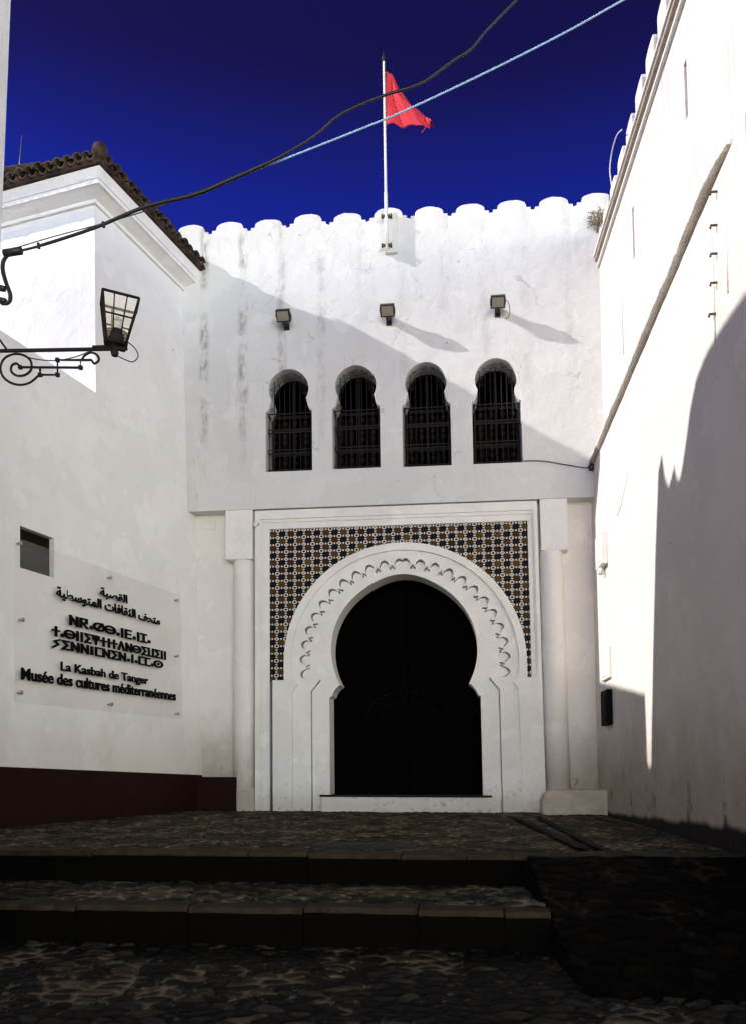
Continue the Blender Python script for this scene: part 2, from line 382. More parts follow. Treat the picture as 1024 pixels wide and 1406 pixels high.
tag(cobbles('cobbled_landing', -7.2, 2.6, -7.45, .6, lambda X, Y: 0*X-.012, .112, .027, .018, M['cobble_top'],
            lambda x, y: y > EDGE1(x)+.20, 1.5), kind='structure')
tag(cobbles('cobbled_tread', -7.2, .62, -8.8, -7.2, lambda X, Y: 0*X-.272, .13, .025, .024, M['cobble_top'],
            lambda x, y: (y > EDGE2(x)+.18) & (y < EDGE1(x)+.01) & (x < RAMPX(y)+.02), 1.5), kind='structure')
tag(cobbles('cobbled_street', -6.2, 2.7, -13.2, -8.4, zlow, .118, .0175, .016, M['cobble'],
            lambda x, y: y < EDGE2(x)+.02, 1.45), kind='structure')
tag(cobbles('cobbled_street', -6.2, 2.7, -22, -13.19, zlow, .17, .06, .035, M['cobble'], None, 1.45), kind='structure')
# stone kerbs of the two steps, slab by slab
def step(name, edge, zt, zb, joints, xend):
    top = MB(); ris = MB()
    for a, b in zip(joints[:-1], joints[1:]):
        dz = random.uniform(-.012, .008); dy = random.uniform(-.012, .012); a2, b2 = a+.004, min(b, xend)-.004
        nn_ = max(4, int((b2-a2)/.09)); fr_ = [(a2+(b2-a2)*k/nn_, edge(a2+(b2-a2)*k/nn_)+dy-.02+random.uniform(-.009, .009)+(.03 if random.random() < .07 else 0)) for k in range(nn_+1)]
        top.prism(fr_+[(b2, edge(b2)+.205), (a2, edge(a2)+.205)], zt-.05+dz, zt+dz, [(x, y+random.uniform(.004, .014)) for x, y in fr_]+[(b2, edge(b2)+.205), (a2, edge(a2)+.205)])
        ris.prism([(a2, edge(a2)+dy), (b2, edge(b2)+dy), (b2, edge(b2)+.19), (a2, edge(a2)+.19)], zb-.05, zt-.055+dz)
    ris.prism([(joints[0], edge(joints[0])+.03), (xend-.01, edge(xend)+.03), (xend-.01, edge(xend)+.185), (joints[0], edge(joints[0])+.185)], zb-.06, zt-.07)
    o = top.build(name, M['kerb'], bevel=.012); tag(o, kind='structure')
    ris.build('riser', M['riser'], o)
jx = lambda us, v, z: [gnd(u, v, z)[0] for u in us]
step('kerb_step', EDGE1, 0, -.30, [-7.2, -5.6, -4.6]+jx((120, 343, 425, 552, 640, 752, 850, 940), 1169, 0)+[2.5], 2.5)
step('kerb_step', EDGE2, -.27, -.62, [-7.2, -5.3]+jx((100, 260, 420, 575, 690), 1242, -.27)+[.56], .56)
# smooth cement ramp beside the steps
rb = -9.75; m = MB()
pl = [(RAMPX(EDGE1(.44)), EDGE1(.44)-.03, -.05), (2.6, EDGE1(2.6)-.03, -.05), (2.6, rb-.5, -.78), (1.6, rb-.22, -.71), (RAMPX(rb)+.05, rb, -.65), (RAMPX(rb+.5), rb+.55, -.51)]
n = len(pl); m.add(pl+[(x, y, -.9) for x, y, z in pl], [(0, 1, 2, 3, 4, 5)]+[(i, i+n, (i+1) % n+n, (i+1) % n) for i in range(n)])
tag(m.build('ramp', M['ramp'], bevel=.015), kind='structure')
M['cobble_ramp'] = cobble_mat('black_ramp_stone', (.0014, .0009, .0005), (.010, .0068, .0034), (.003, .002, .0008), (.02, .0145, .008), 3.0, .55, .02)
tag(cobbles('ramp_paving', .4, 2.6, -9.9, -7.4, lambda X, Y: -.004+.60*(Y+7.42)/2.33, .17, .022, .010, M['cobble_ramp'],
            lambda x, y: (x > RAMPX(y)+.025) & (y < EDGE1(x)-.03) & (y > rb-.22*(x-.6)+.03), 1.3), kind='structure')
# two drain channels on the landing and a slot drain at its edge
m = MB()
for (u0, u1, w) in ((702, 800, .10), (738, 822, .08)):
    a = Vector((*gnd(u0, 1121, .008), .012)); b = Vector((*gnd(u1, 1164, .008), .012)); s = Vector((w/2, 0, 0))
    m.add([a-s, a+s, b+s*1.3, b-s*1.3], [(0, 3, 2, 1)])
    m.add([p+Vector((0, 0, -.03)) for p in (a-s, a+s, b+s*1.3, b-s*1.3)], [(0, 3, 2, 1)])
tag(m.build('drain_channel', M['drain']), kind='structure')
x0, y0 = gnd(430, 1160, .01); x1, _ = gnd(572, 1160, .01)
m = MB(); m.box(x0, x1, y0-.12, y0+.28, -.03, .014)
for k in range(18): xx = x0+.05+(x1-x0-.1)*k/17; m.box(xx-.012, xx+.012, y0-.10, y0+.26, .014, .020)
tag(m.build('drain_grate', M['iron']), 'long dark slotted drain grate set in the cobbles before the doorway', 'drain grate')

# ================================================================== MUSEUM GATEHOUSE (facade plane y = 0)
fa = tag(empty('museum_gatehouse'), 'white scallop topped gatehouse with horseshoe doorway and tiled surround', 'building')
pk0, pkd = -5.333-LEAN*0, .7655
pk = [FP(263, 307.5)[0]+k*(FP(759, 268)[0]-FP(263, 307.5)[0])/9 for k in range(-1, 11)]
ZT = 11.36
top = []
for k, c in enumerate(pk):
    w = pkd/2; j = random.uniform(-.028, .022); ah = random.uniform(.112, .142); ex_ = random.uniform(.75, 1.0)
    top += [(c-w+.035, ZT-.215+j), (c-w+.037, ZT-.165+j), (c-w+.115, ZT-.160+j), (c-w+.118, ZT-.125+j)]
    for q in range(1, 12):
        a = math.pi*(1-q/12); top.append((c+(w-.118)*math.cos(a), ZT-.125+j+ah*math.sin(a)**ex_+random.uniform(-.005, .005)))
    top += [(c+w-.118, ZT-.125+j), (c+w-.115, ZT-.160+j), (c+w-.037, ZT-.165+j), (c+w-.035, ZT-.215+j)]
top = [p for p in top if -6.3 < p[0] < 2.72]
ZL = FP(545, 692)[1]                                         # underside of the upper wall
def keyhole(cx, zb, wj=.445, zs=1.17, rc=.385, n=22, dx=0, inset=0):
    zc = zb+1.60; r = rc-inset; wj -= inset; wp = .335-inset
    a0 = math.asin(min(1, max(-1, -math.sqrt(max(0, r*r-wp*wp))/r))) if wp < r else -.4
    right = [(wj, inset*.7), (wj, zs)]
    zp = zc-zb+r*math.sin(a0)
    for q in range(1, 5):
        a = q/5*math.pi/2; right.append((wj-(wj-wp)*math.sin(a)*.85, zs+(zp-zs)*(1-math.cos(a))*.9))
    arc = []
    for q in range(n+1):
        a = a0+(math.pi-2*a0)*q/n; k = 1+.03*max(0, math.sin(a))**8
        arc.append((r*math.cos(a), zc-zb+r*k*math.sin(a)))
    pts = right+arc+[(-x, z) for x, z in right[::-1]]
    return [(cx+x, zb+z) for x, z in pts]
WINS = []
for (u, v) in ((397, 647), (489.5, 643), (586, 640), (683, 636)):
    x, z = FP(u, v); WINS.append((x, z))
m = MB(shf)
xs = [-6.25, 2.7]
outer = [(xs[0], ZL), (xs[1], ZL)]+[p for p in top[::-1]]
outer[0] = (min(p[0] for p in top), ZL); outer[1] = (max(p[0] for p in top), ZL)
m.plate(outer, [keyhole(x, z) for x, z in WINS], 0, .62)
m.build('wall', M['facade'], fa)
XA0 = FP(310, 735)[0]; XA1 = FP(347, 735)[0]; XB0 = FP(741, 720)[0]; XB1 = FP(779, 720)[0]
ZC = FP(328, 768)[1]
XL, XR = FP(351, 900)[0], FP(741.5, 900)[0]                   # portal opening in the lower wall
m = MB(shf)
m.plate([(xs[0]-.1, -.3), (2.75, -.3), (2.75, ZL-.003), (xs[0]-.1, ZL-.003)],
        [[(XL, -.2), (XR, -.2), (XR, ZL-.06), (XL, ZL-.06)]], .27, .62)
m.build('lower_wall', M['base'], fa)
for a, b in ((XA0, XA1), (XB0, XB1)):                        # corbel blocks and half columns under them
    m = MB(shf); m.box(a, b, -.004, .27, ZC, ZL-.004); m.build('corbel', M['portal'], fa, bevel=.012)
for a, b in ((FP(318, 900)[0], FP(347, 900)[0]), (FP(744, 900)[0], FP(778, 900)[0])):
    c, r = (a+b)/2, (b-a)/2
    m = MB(shf); m.lathe([(r*1.02, .0), (r*1.02, .3), (r, .45), (r*.99, 2.4), (r*.97, ZC-.02), (r*.9, ZC)], c, .17, 28); m.build('half_column', M['base'], fa)
m = MB(shf); a, b = FP(327, 1095)[0], FP(350, 1095)[0]; m.box(a, b, -.06, .27, -.1, FP(340, 1083)[1]); m.build('column_base', M['base'], fa, bevel=.015)
# stepped mouldings round the portal
fr = MB(shf)
XI0, XI1 = FP(369, 830)[0], FP(727, 830)[0]; ZI = FP(547, 719)[1]
def frame(bm, x0, x1, zt, x0i, x1i, zti, y0, y1):            # inverted U
    bm.plate([(x0, -.1), (x0i, -.1), (x0i, zti), (x1i, zti), (x1i, -.1), (x1, -.1), (x1, zt), (x0, zt)], [], y0, y1)
wL, wR, wT = XI0-XL, XR-XI1, ZL-.06-ZI
frame(fr, XL-.02, XR+.02, ZL-.02, XL+wL*.34, XR-wR*.34, ZL-.06-wT*.42, .03, .4)
frame(fr, XL+wL*.34-.002, XR-wR*.34+.002, ZL-.06-wT*.42+.002, XL+wL*.50, XR-wR*.50, ZL-.06-wT*.62, .055, .4)
frame(fr, XL+wL*.50-.002, XR-wR*.50+.002, ZL-.06-wT*.62+.002, XI0, XI1, ZI, .075, .4)
fr.build('portal_frame', M['portal'], fa, bevel=.008)
# horseshoe arch: curves from the ground up, over and down again
XC = (FP(452, 1090)[0]+FP(663, 1090)[0])/2
ZO = FP(548, 908)[1]; ZH = FP(548, 890)[1]; PX = .01305      # metres per photo pixel on the facade
KV, KA = 8, 480
def curve(hw, zsp, R, zc, a_lo, wave=None, point=0.0, cusp=()):
    """half width of the jamb, height of its top, arch radius/centre, start angle below the horizontal"""
    right = []
    for k in range(KV+1): right.append((hw, -.05+(zsp+.05)*k/KV))
    for (w, z) in cusp: right.append((w, z))
    arc = []
    for k in range(KA+1):
        a = -a_lo+(math.pi+2*a_lo)*k/KA
        r, da = (R, 0.0) if wave is None else wave(a, R, a_lo)
        r *= 1-point*(1-abs(math.sin(a)))*0+0
        rr = r*(1+point*max(0, math.sin(a))**14)
        arc.append((rr*math.cos(a+da), zc+rr*math.sin(a+da)))
    L = right+arc+[(-x, z) for x, z in right[::-1]]
    return [(XC+x, z) for x, z in L]
NL = 23
def scallop(a, R, a_lo):
    u = (a+a_lo)/(math.pi+2*a_lo)*NL; m_ = 1 if a < math.pi/2 else -1
    f = (u % 1) if a < math.pi/2 else 1-(u % 1)
    if f < .58:                                              # round lobe, overhanging its neck
        b = f/.58*math.pi; return R-.035+.150*max(0, math.sin(b))**.55, m_*.010*math.cos(b)*-1
    if f < .72: return R-.035, 0.0
    if f < .86: return R-.035+.05*math.sin((f-.72)/.14*math.pi)**.7, 0.0
    return R-.035, 0.0
C0 = curve((XI1-XI0)/2+.03, FP(375, 934)[1], 168.5*PX, ZO, R_(1), cusp=[(168.5*PX, FP(375, 934)[1]+.001), (168.5*PX, FP(375, 925)[1]), (168.5*PX, FP(375, 915)[1])])
C1 = curve(156.5*PX, ZO-.55, 158*PX, ZO, R_(7), cusp=[(153*PX, ZO-.46), (149*PX, ZO-.40), (153*PX, ZO-.33)])
C2 = curve(131*PX, ZO-.52, 138*PX, ZO, R_(9), wave=scallop, cusp=[(127*PX, ZO-.46), (122*PX, ZO-.38), (118*PX, ZO-.30)])
C2B = curve(129.6*PX, ZO-.52, 138*PX-.040, ZO, R_(9), wave=scallop, cusp=[(125.6*PX, ZO-.465), (120.6*PX, ZO-.39), (116.6*PX, ZO-.315)])
C3 = curve(105*PX, FP(450, 957)[1], 102*PX, ZH, R_(29), point=.045,
           cusp=[(101*PX, FP(450, 955)[1]), (99*PX, FP(450, 949)[1]), (94.0*PX, FP(450, 943)[1])])
ar = MB(shf)
def layer(co, ci, y, y_in):
    ar.plate(co+ci[::-1], [], y, y+.004, back=False)
    n = len(ci); ar.add([(x, y, z) for x, z in ci]+[(x, y_in, z) for x, z in ci], [(i, i+1, n+i+1, n+i) for i in range(n-1)])
def lip(co, y, y_out):                                       # outer edge of the proud arch band over the tiles
    n = len(co); ar.add([(x, y, z) for x, z in co]+[(x, y_out, z) for x, z in co], [(i, i+1, n+i+1, n+i) for i in range(n-1)])
lip(C0, .015, .2); layer(C0, C1, .015, .062); layer(C1, C2, .062, .27); layer(C2, C2B, .27, .11); layer(C2B, C3, .11, .62)
ar.build('horseshoe_arch', M['portal'], fa)
ZTB = FP(375, 937)[1]; cc = [p for p in C0 if p[1] > ZTB-.02]
m = MB(shf); m.plate([(cc[0][0], ZTB), (XI1+.04, ZTB), (XI1+.04, ZI+.05), (XI0-.04, ZI+.05), (XI0-.04, ZTB), (cc[-1][0], ZTB)]+cc[::-1][1:-1], [], .105, .14)
m.build('tile_panel', M['zellige'], fa)
m = MB(shf); sx0, sx1 = FP(442, 1100)[0], FP(686, 1100)[0]; ZS = FP(555, 1093)[1]
m.box(sx0, sx1, -.03, 1.2, -.1, ZS-.02); m.build('threshold', M['portal'], fa, bevel=.01)
m = MB(shf); m.box(FP(440, 1092)[0], FP(675, 1092)[0], -.05, .62, ZS-.02, ZS+.015); m.build('sill_slab', M['wood'], fa)
# dark vestibule with a pair of studded leaves
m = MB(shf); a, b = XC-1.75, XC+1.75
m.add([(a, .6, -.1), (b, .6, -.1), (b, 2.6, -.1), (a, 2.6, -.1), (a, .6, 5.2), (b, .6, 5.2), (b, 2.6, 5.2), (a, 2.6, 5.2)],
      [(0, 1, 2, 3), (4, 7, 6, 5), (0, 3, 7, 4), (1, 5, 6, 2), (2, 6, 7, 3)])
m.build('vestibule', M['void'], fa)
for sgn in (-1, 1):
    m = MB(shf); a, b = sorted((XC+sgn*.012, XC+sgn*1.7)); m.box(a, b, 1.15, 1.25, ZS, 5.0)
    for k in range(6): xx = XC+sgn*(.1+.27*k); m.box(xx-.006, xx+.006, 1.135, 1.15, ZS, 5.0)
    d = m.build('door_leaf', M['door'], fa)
    for R in (.50, .78):
        for k in range(17):
            a = R_(5+170*k/16); x, z = R*1.05*math.cos(a), R*.62*math.sin(a)
            if x*sgn <= .02: continue
            st = MB(shf); st.lathe([(.022, -.022), (.018, 0), (0.001, .006)], 0, 0, 8)
            st.v = [(XC+x+vx, 1.148-vz-.022, 1.75+z+vy) for vx, vy, vz in st.v]; st.build('stud', M['stud'], d)
# small framed vent plate on the left recess, small spout beside the frame
m = MB(shf); a, z0 = FP(275, 728, .27); b, z1 = FP(297, 714, .27)
m.plate([(a, z0), (b, z0), (b, z1), (a, z1)], [[(a+.03, z0+.03), (b-.03, z0+.03), (b-.03, z1-.03), (a+.03, z1-.03)]], .25, .27)
m.box(a+.031, b-.031, .262, .27, z0+.031, z1-.031); m.build('vent_plate', M['base'], fa)
m = MB(shf); x, z = FP(354, 719); m.tube([(x, .06, z), (x-.02, -.03, z+.01), (x-.04, -.06, z-.03), (x-.03, -.06, z-.08)], [.045, .04, .04, .03], 8)
m.build('spout', M['portal'], fa)

# keyhole windows, each with grille, frame, curtains and glass
for wi, (cx, zb) in enumerate(WINS):
    w = MB(shf)
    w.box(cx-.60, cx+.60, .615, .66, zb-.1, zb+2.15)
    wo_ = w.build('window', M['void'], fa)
    fr_ = MB(shf)
    for xx in (-.42, -.02, .38): fr_.box(cx+xx, cx+xx+.045, .46, .52, zb, zb+1.98)
    for zz in (0, .47, .95, 1.22): fr_.box(cx-.42, cx+.425, .455, .525, zb+zz, zb+zz+.05)
    fr_.build('window_frame', M['wood'], wo_)
    p = MB(shf); p.box(cx-.42, cx+.42, .485, .492, zb, zb+1.98); p.build('glass_pane', M['pane'], wo_)
    cu = MB(shf)
    for (xa, xb) in ((-.34, -.10), (.10, .30)):
        N = 28; ps = [(cx+xa+(xb-xa)*k/N, .56+.022*math.sin(k*1.25)) for k in range(N+1)]
        cu.add([(x, y, z) for x, y in ps for z in (zb+.02, zb+1.18)], [(2*k, 2*k+2, 2*k+3, 2*k+1) for k in range(N)], True)
    cu.build('curtain', M['curtain'], wo_)
    g = MB(shf); yg = .12; kh = keyhole(cx, zb, inset=.015)
    def span(xx):
        zs_ = []
        for i in range(len(kh)):
            (xa, za), (xb, zb_) = kh[i], kh[(i+1) % len(kh)]
            if (xa-xx)*(xb-xx) < 0: zs_.append(za+(zb_-za)*(xx-xa)/(xb-xa))
        return (min(zs_), max(zs_)) if len(zs_) >= 2 else None
    for k in range(9):
        xx = cx-.40+.1*k; sp = span(xx+.0007)
        if sp: g.tube([(xx, yg, sp[0]), (xx, yg, min(sp[1], zb+1.60+.24*math.sqrt(max(0, 1-((xx-cx)/.28)**2)) if abs(xx-cx) < .28 else sp[1]))], .0085, 6)
    for zz in (.07, .40, .46, .80, .86, 1.17): g.box(cx-.415, cx+.415, yg-.008, yg+.008, zb+zz-.009, zb+zz+.009)
    for rr in (.25,):
        g.tube([(cx+rr*math.cos(a), yg, zb+1.60+rr*math.sin(a)) for a in [R_(-18+216*q/26) for q in range(27)]], .005, 6)
    def scroll(x, z, r, s=1, t0=0, turns=1.5, n=16):
        g.tube([(x+s*r*(1-.75*q/n)*math.cos(t0+turns*2*math.pi*q/n), yg-.006, z+r*(1-.75*q/n)*math.sin(t0+turns*2*math.pi*q/n)) for q in range(n+1)], .0055, 5)
    for q in range(11):
        a = R_(-8+196*q/10); scroll(cx+.31*math.cos(a), zb+1.60+.31*math.sin(a), .055, 1 if q % 2 else -1, a)
    for k in range(4):
        for zz in (.20, .33, .60, .72, .98, 1.08):
            xx = cx-.30+.2*k; scroll(xx-.0, zz+zb, .044, 1 if zz in (.20, .60, .98) else -1, R_(90 if zz in (.33, .72, 1.08) else -90))
    for sgn in (-1, 1): scroll(cx+sgn*.35, zb+1.25, .05, sgn, 0)
    # side returns that fasten the grille to the jambs
    for zz in (.10, .44, .83, 1.17):
        for sgn in (-1, 1): g.tube([(cx+sgn*.415, yg, zb+zz), (cx+sgn*.418, .34, zb+zz)], .009, 6)
    g.build('grille', M['grille'], wo_)

# floodlights on the upper wall
FL = [(389, 434, 'small floodlight in the shade above the first window from the left'),
      (531, 427, 'rusty floodlight directly below the flagpole with brown stain under it'),
      (683, 415, 'floodlight nearest the crenellated rampart with a curled wire at its side')]
def floodlight(u, v, label, wire):
    x, z = FP(u, v, -.33); x = x-LEAN*(z-3)
    r = tag(empty('floodlight', (x, 0, z)), label, 'floodlight', 'floodlights along the upper facade'); r.scale = (1.05, 1.15, 1.05)
    m = MB(); m.box(-.05, .05, -.012, .0, -.10, .10); m.box(-.045, .045, -.27, -.012, -.045, .075)
    m.box(-.135, -.125, -.30, -.20, .0, .07); m.box(.125, .135, -.30, -.20, .0, .07); m.box(-.135, .135, -.21, -.20, .0, .07)
    m.build('bracket', M['lampbody'], r)
    T = lambda x, y, z: (x, -.28+(y*math.cos(.75)-z*math.sin(.75)), .01+(y*math.sin(.75)+z*math.cos(.75)))
    m = MB(T); m.prism([(-.125, -.02), (.125, -.02), (.125, .09), (-.125, .09)], -.10, .10); m.prism([(-.08, .09), (.08, .09), (.06, .14), (-.06, .14)], -.07, .07)
    h = m.build('housing', M['lampbody'], r, bevel=.008)
    m = MB(T); m.box(-.10, .10, -.028, -.0195, -.075, .075); m.build('lens', M['lens'], h)
    if wire:
        m = MB(); m.tube(smooth_path([(.12, -.3, .02), (.18, -.22, .03), (.21, -.12, -.05), (.19, -.05, -.12), (.14, -.005, -.14)]), .006, 6); m.build('wire', M['cable'], r)
for k, (u, v, lb) in enumerate(FL): floodlight(u, v, lb, k == 2)

# flagpole on its white mounting block
px, pz = fac(530.5, 345, -.12)
fp = tag(empty('flagpole', (px, 0, pz)), 'tall white flagpole clamped to a block on the scalloped parapet', 'flagpole')
m = MB(); x0 = fac(527, 320)[0]-px; x1 = fac(545, 320)[0]-px; zt = fac(535, 293, -.05)[1]-pz
m.box(x0+.02, x1, -.085, -.001, 0, zt); m.build('mounting_block', M['facade'], fp, bevel=.012)
b0 = Vector((0, -.125, .02)); x2, z2 = fac(526.6, 85, -.12); b1 = Vector((x2-px, -.125, z2-pz)); d = b1-b0
zj = .30
m = MB(); m.tube([b0, b0+d*zj], .034, 12); m.tube([b0+d*zj, b0+d*(zj+.002), b1], [.034, .026, .022], 12); m.build('pole', M['pole'], fp)
m = MB(); m.lathe([(.022, 0), (.04, .03), (.045, .08), (.02, .15), (.004, .22)], b1.x, b1.y, 12)
m.v = [(x, y, z+b1.z) for x, y, z in m.v]; m.tube([b1+Vector((.02, 0, -.05)), b1+Vector((.035, -.01, -.32))], .014, 6); m.build('finial', M['iron'], fp)
for v in (297, 337):
    z = fac(531, v, -.12)[1]-pz; m = MB(); m.box(-.09, .09, -.15, -.10, z-.022, z+.022); m.box(-.10, -.07, -.16, -.086, z-.03, z+.03); m.box(.07, .10, -.16, -.086, z-.03, z+.03)
    m.build('clamp', M['rust'], fp, bevel=.005)
# flag hanging limp
Y = -.125
def fq(u, v): x, z = fac(u, v, Y); return x, z
topc = [fq(*p) for p in ((529.5, 97), (537, 98), (545, 107), (562, 124), (580, 143), (594, 163))]
botc = [fq(*p) for p in ((529.5, 172), (540, 170), (551, 173), (563, 175), (576, 176.5), (589, 175))]
NS, NT_ = 36, 26; vs = []
def lerp_path(P, s):
    k = s*(len(P)-1); i = min(int(k), len(P)-2); f = k-i; return P[i][0]*(1-f)+P[i+1][0]*f, P[i][1]*(1-f)+P[i+1][1]*f
for i in range(NS+1):
    s = i/NS; a, b = lerp_path(topc, s), lerp_path(botc, s)
    for j in range(NT_+1):
        q = j/NT_; x = a[0]*(1-q)+b[0]*q; z = a[1]*(1-q)+b[1]*q
        amp = min(1, s*4)*.06
        y = Y-.04*s+amp*math.sin(9.5*s-4.6*q+2.4)+.018*min(1, s*3)*math.sin(22*s-9*q+1)
        y += .36*min(1, s*2.5)*max(0, (.45-q)/.45)**1.1*(.6+.4*s)                      # upper edge folded back
        vs.append((x+.012*math.sin(9*q+5*s)*s, y, z))
fl = MB(); w = NT_+1
fl.add(vs, [(i*w+j, (i+1)*w+j, (i+1)*w+j+1, i*w+j+1) for i in range(NS) for j in range(NT_)], True)
o = fl.build('flag', M['flag']); o.modifiers.new('thick', 'SOLIDIFY').thickness = .004
tag(o, 'red flag hanging in limp folds from the white flagpole', 'flag')
e0 = fq(586, 170); e1 = fq(578, 184)
m = MB(); m.tube([(e0[0], Y-.02, e0[1]), ((e0[0]+e1[0])/2+.02, Y-.03, (e0[1]+e1[1])/2), (e1[0], Y-.02, e1[1])], .008, 6); m.build('tie_cord', M['flag'], o)

# ================================================================== LEFT HOUSE (local x runs along its wall away from the viewer, y into it)
LD = Vector((.2212, .9752, 0)); TAU = R_(2.5); LROT = math.atan2(LD.y, LD.x)
LN = Vector((LD.y, -LD.x, 0))                                # out of the wall, level
LP = Vector((-5.293, 0, 5.64)); Lnn = LN*math.cos(TAU)+Vector((0, 0, 1))*math.sin(TAU)
LBASE = LP+LN*(math.tan(TAU)*5.64); LBASE.z = 0
LROTE = (-TAU, 0, LROT)
house = tag(empty('tiled_roof_house', LBASE, LROTE), 'white house with dark clay tile eaves, dark red plinth and museum sign', 'house')
Linv = (Matrix.Translation(LBASE) @ Euler(LROTE).to_matrix().to_4x4()).inverted()
def LW(u, v, off=0.0):                                       # photo point -> wall coordinates
    p = hit(u, v, LP+Lnn*off, Lnn); q = Linv @ p; return q.x, q.z
def Lpt(p): return Linv @ Vector(p)
XCOR = LW(131, 400)[0]; ZLOW = (LW(5, 455)[1]+LW(132, 540)[1])/2
fd = (Vector((-7.67, -2.593, 0))-Vector((-5.944, -2.877, 0))).normalized(); fdl = Linv.to_3x3() @ fd; fdl.z = 0; fdl.normalize()
ZCOR = 10.05; ZEV = 10.36
XEND = .38
def foot(o): # footprint grown by o on the two visible sides
    c = Vector((XCOR, 0)); f2 = Vector((fdl.x, fdl.y)); n2 = Vector((-f2.y, f2.x)); n2 = n2 if n2.x < 0 else -n2
    # corner of the offset lines: y=-o and (p-c).n2=o
    k = (o-(-o)*n2.y)/n2.x; cc = Vector((c.x+k, -o)); far = cc+f2*5.2
    e = XEND if o == 0 else LW(262, 375)[0]+o*.2
    return [(cc.x, cc.y), (far.x, far.y), (e+1.1, far.y), (e, cc.y)]
wx0, wz0 = LW(28, 727); wx1, wz1 = LW(75, 790)
wz0 = (LW(28, 722)[1]+LW(75, 739)[1])/2; wz1 = (LW(28, 778)[1]+LW(75, 795)[1])/2
m = MB(); m.prism(foot(0), ZLOW-.002, ZEV)
XNEAR = -6.42
m.plate([(XNEAR, -.6), (XEND, -.6), (XEND, ZLOW), (XNEAR, ZLOW)], [[(wx0, wz1), (wx1, wz1), (wx1, wz0), (wx0, wz0)]], 0, .45)
m.plate([(XNEAR-.75, -.6), (XNEAR-.004, -.6), (XNEAR-.004, 5.86), (XNEAR-.1, 5.80), (XNEAR-.3, 5.86), (XNEAR-.75, 5.86)], [], .006, .40)
m.build('wall', M['house'], house)
m = MB()
m.prism(foot(.05), ZCOR-.03, ZCOR+.03); m.prism(foot(.05), ZCOR+.03, ZCOR+.10, foot(.24)); m.prism(foot(.28), ZCOR+.10, ZCOR+.17); m.prism(foot(.30), ZCOR+.17, ZCOR+.32, foot(.36))
m.build('cornice', M['house'], house)
# roof deck and rows of barrel tiles
rf = MB(); fe = foot(.42); rf.prism(fe, ZCOR+.325, ZCOR+.39); roof = rf.build('roof', M['tile'], house)
tl = MB()
def tiles(A, B, inn, n, rows=5, slope=.22):
    A, B, inn = Vector(A), Vector(B), Vector(inn)
    along = (B-A).normalized()
    for k in range(n):
        for cover in (0, 1):
            c = A+(B-A)*((k+.5*cover)/n)
            for r in range(rows):
                L = .42; p0 = c+inn*(r*.34-.05); z0 = ZCOR+.41+r*.34*slope+(.055 if cover else 0)+random.uniform(-.008, .012)
                p0 = p0+along*random.uniform(-.015, .015)+inn*random.uniform(-.02, .02)
                rad0, rad1 = (.090, .075) if cover else (.075, .088)
                seg = 9; vs = []
                for (q, rad, dz, th) in ((p0, rad0, 0, 0), (p0+inn*L, rad1, L*slope, 0), (p0, rad0-.022, 0, 1), (p0+inn*L, rad1-.022, L*slope, 1)):
                    for s in range(seg):
                        a = math.pi*s/(seg-1); v_ = q+along*(rad*math.cos(a))
                        vs.append((v_.x, v_.y, z0+dz+(rad*math.sin(a) if cover else -rad*math.sin(a))))
                fs = []
                for s in range(seg-1):
                    fs += [(s, s+1, seg+s+1, seg+s), (2*seg+s, 3*seg+s, 3*seg+s+1, 2*seg+s+1), (s, 2*seg+s, 2*seg+s+1, s+1)]
                tl.add(vs, fs, True)
c_, f_, g_, e_ = [Vector(p) for p in fe]
f2 = Vector((fdl.x, fdl.y)); n2 = Vector((-f2.y, f2.x)); n2 = n2 if n2.x > 0 else -n2
tiles(c_+Vector((.12, 0)), e_+Vector((.12, 0)), (0, 1), 17, rows=6)
tiles(c_+f2*.15, f_, n2, 28, rows=6)
# hip ridge tiles running up from the corner
hd = (Vector((0, 1))+n2).normalized()
for r in range(9):
    p = c_+hd*(r*.33-.02); z = ZCOR+.52+r*.33*.10
    tl.tube([(p.x, p.y, z), (p.x+hd.x*.4, p.y+hd.y*.4, z+.04)], [.125, .10], 10)
tl.build('roof_tile', M['tile'], roof)
# plinth along the wall and round the corner onto the gatehouse
zp = [LW(0, 1055)[1], LW(270, 1064.6)[1]]
m = MB(); xa, xb = XNEAR+.02, XEND-.3
xa = LW(-40, 1055)[0]; xc = LW(272, 1064)[0]
for (q0, q1, h0, h1) in ((xa, xc+.07, zp[0]+.03, zp[1]),):
    m.add([(q0, -.055, -.7), (q1, -.055, -.7), (q1, -.055, h1), (q0, -.055, h0), (q0, .02, -.7), (q1, .02, -.7), (q1, .02, h1+.01), (q0, .02, h0+.01)],
          [(0, 1, 2, 3), (3, 2, 6, 7), (1, 5, 6, 2), (0, 3, 7, 4)])
pw = [Lpt((*p, 0)) for p in ()]
A = LBASE+LD*(xc-.15); x_l = fac(268, 1080, .1)[0]; x_r = fac(327, 1080, .0)[0]; zt1 = fac(327, 1067, .0)[1]
def wbox(x0, x1, y0, y1, z0, z1):
    P = [Lpt((x, y, z)) for x in (x0, x1) for y in (y0, y1) for z in (z0, z1)]
    m.add(P, [(0, 1, 3, 2), (4, 6, 7, 5), (0, 4, 5, 1), (2, 3, 7, 6), (0, 2, 6, 4), (1, 5, 7, 3)])
wbox(x_l-.25, x_r, -.01, .24, -.3, zt1)
m.build('plinth', M['red_tile'], house)
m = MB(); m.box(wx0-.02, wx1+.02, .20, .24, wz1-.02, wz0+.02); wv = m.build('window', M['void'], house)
m = MB(); m.box(wx0, wx1, .10, .108, wz1, wz0); m.build('glass_pane', M['dark_pane'], wv)
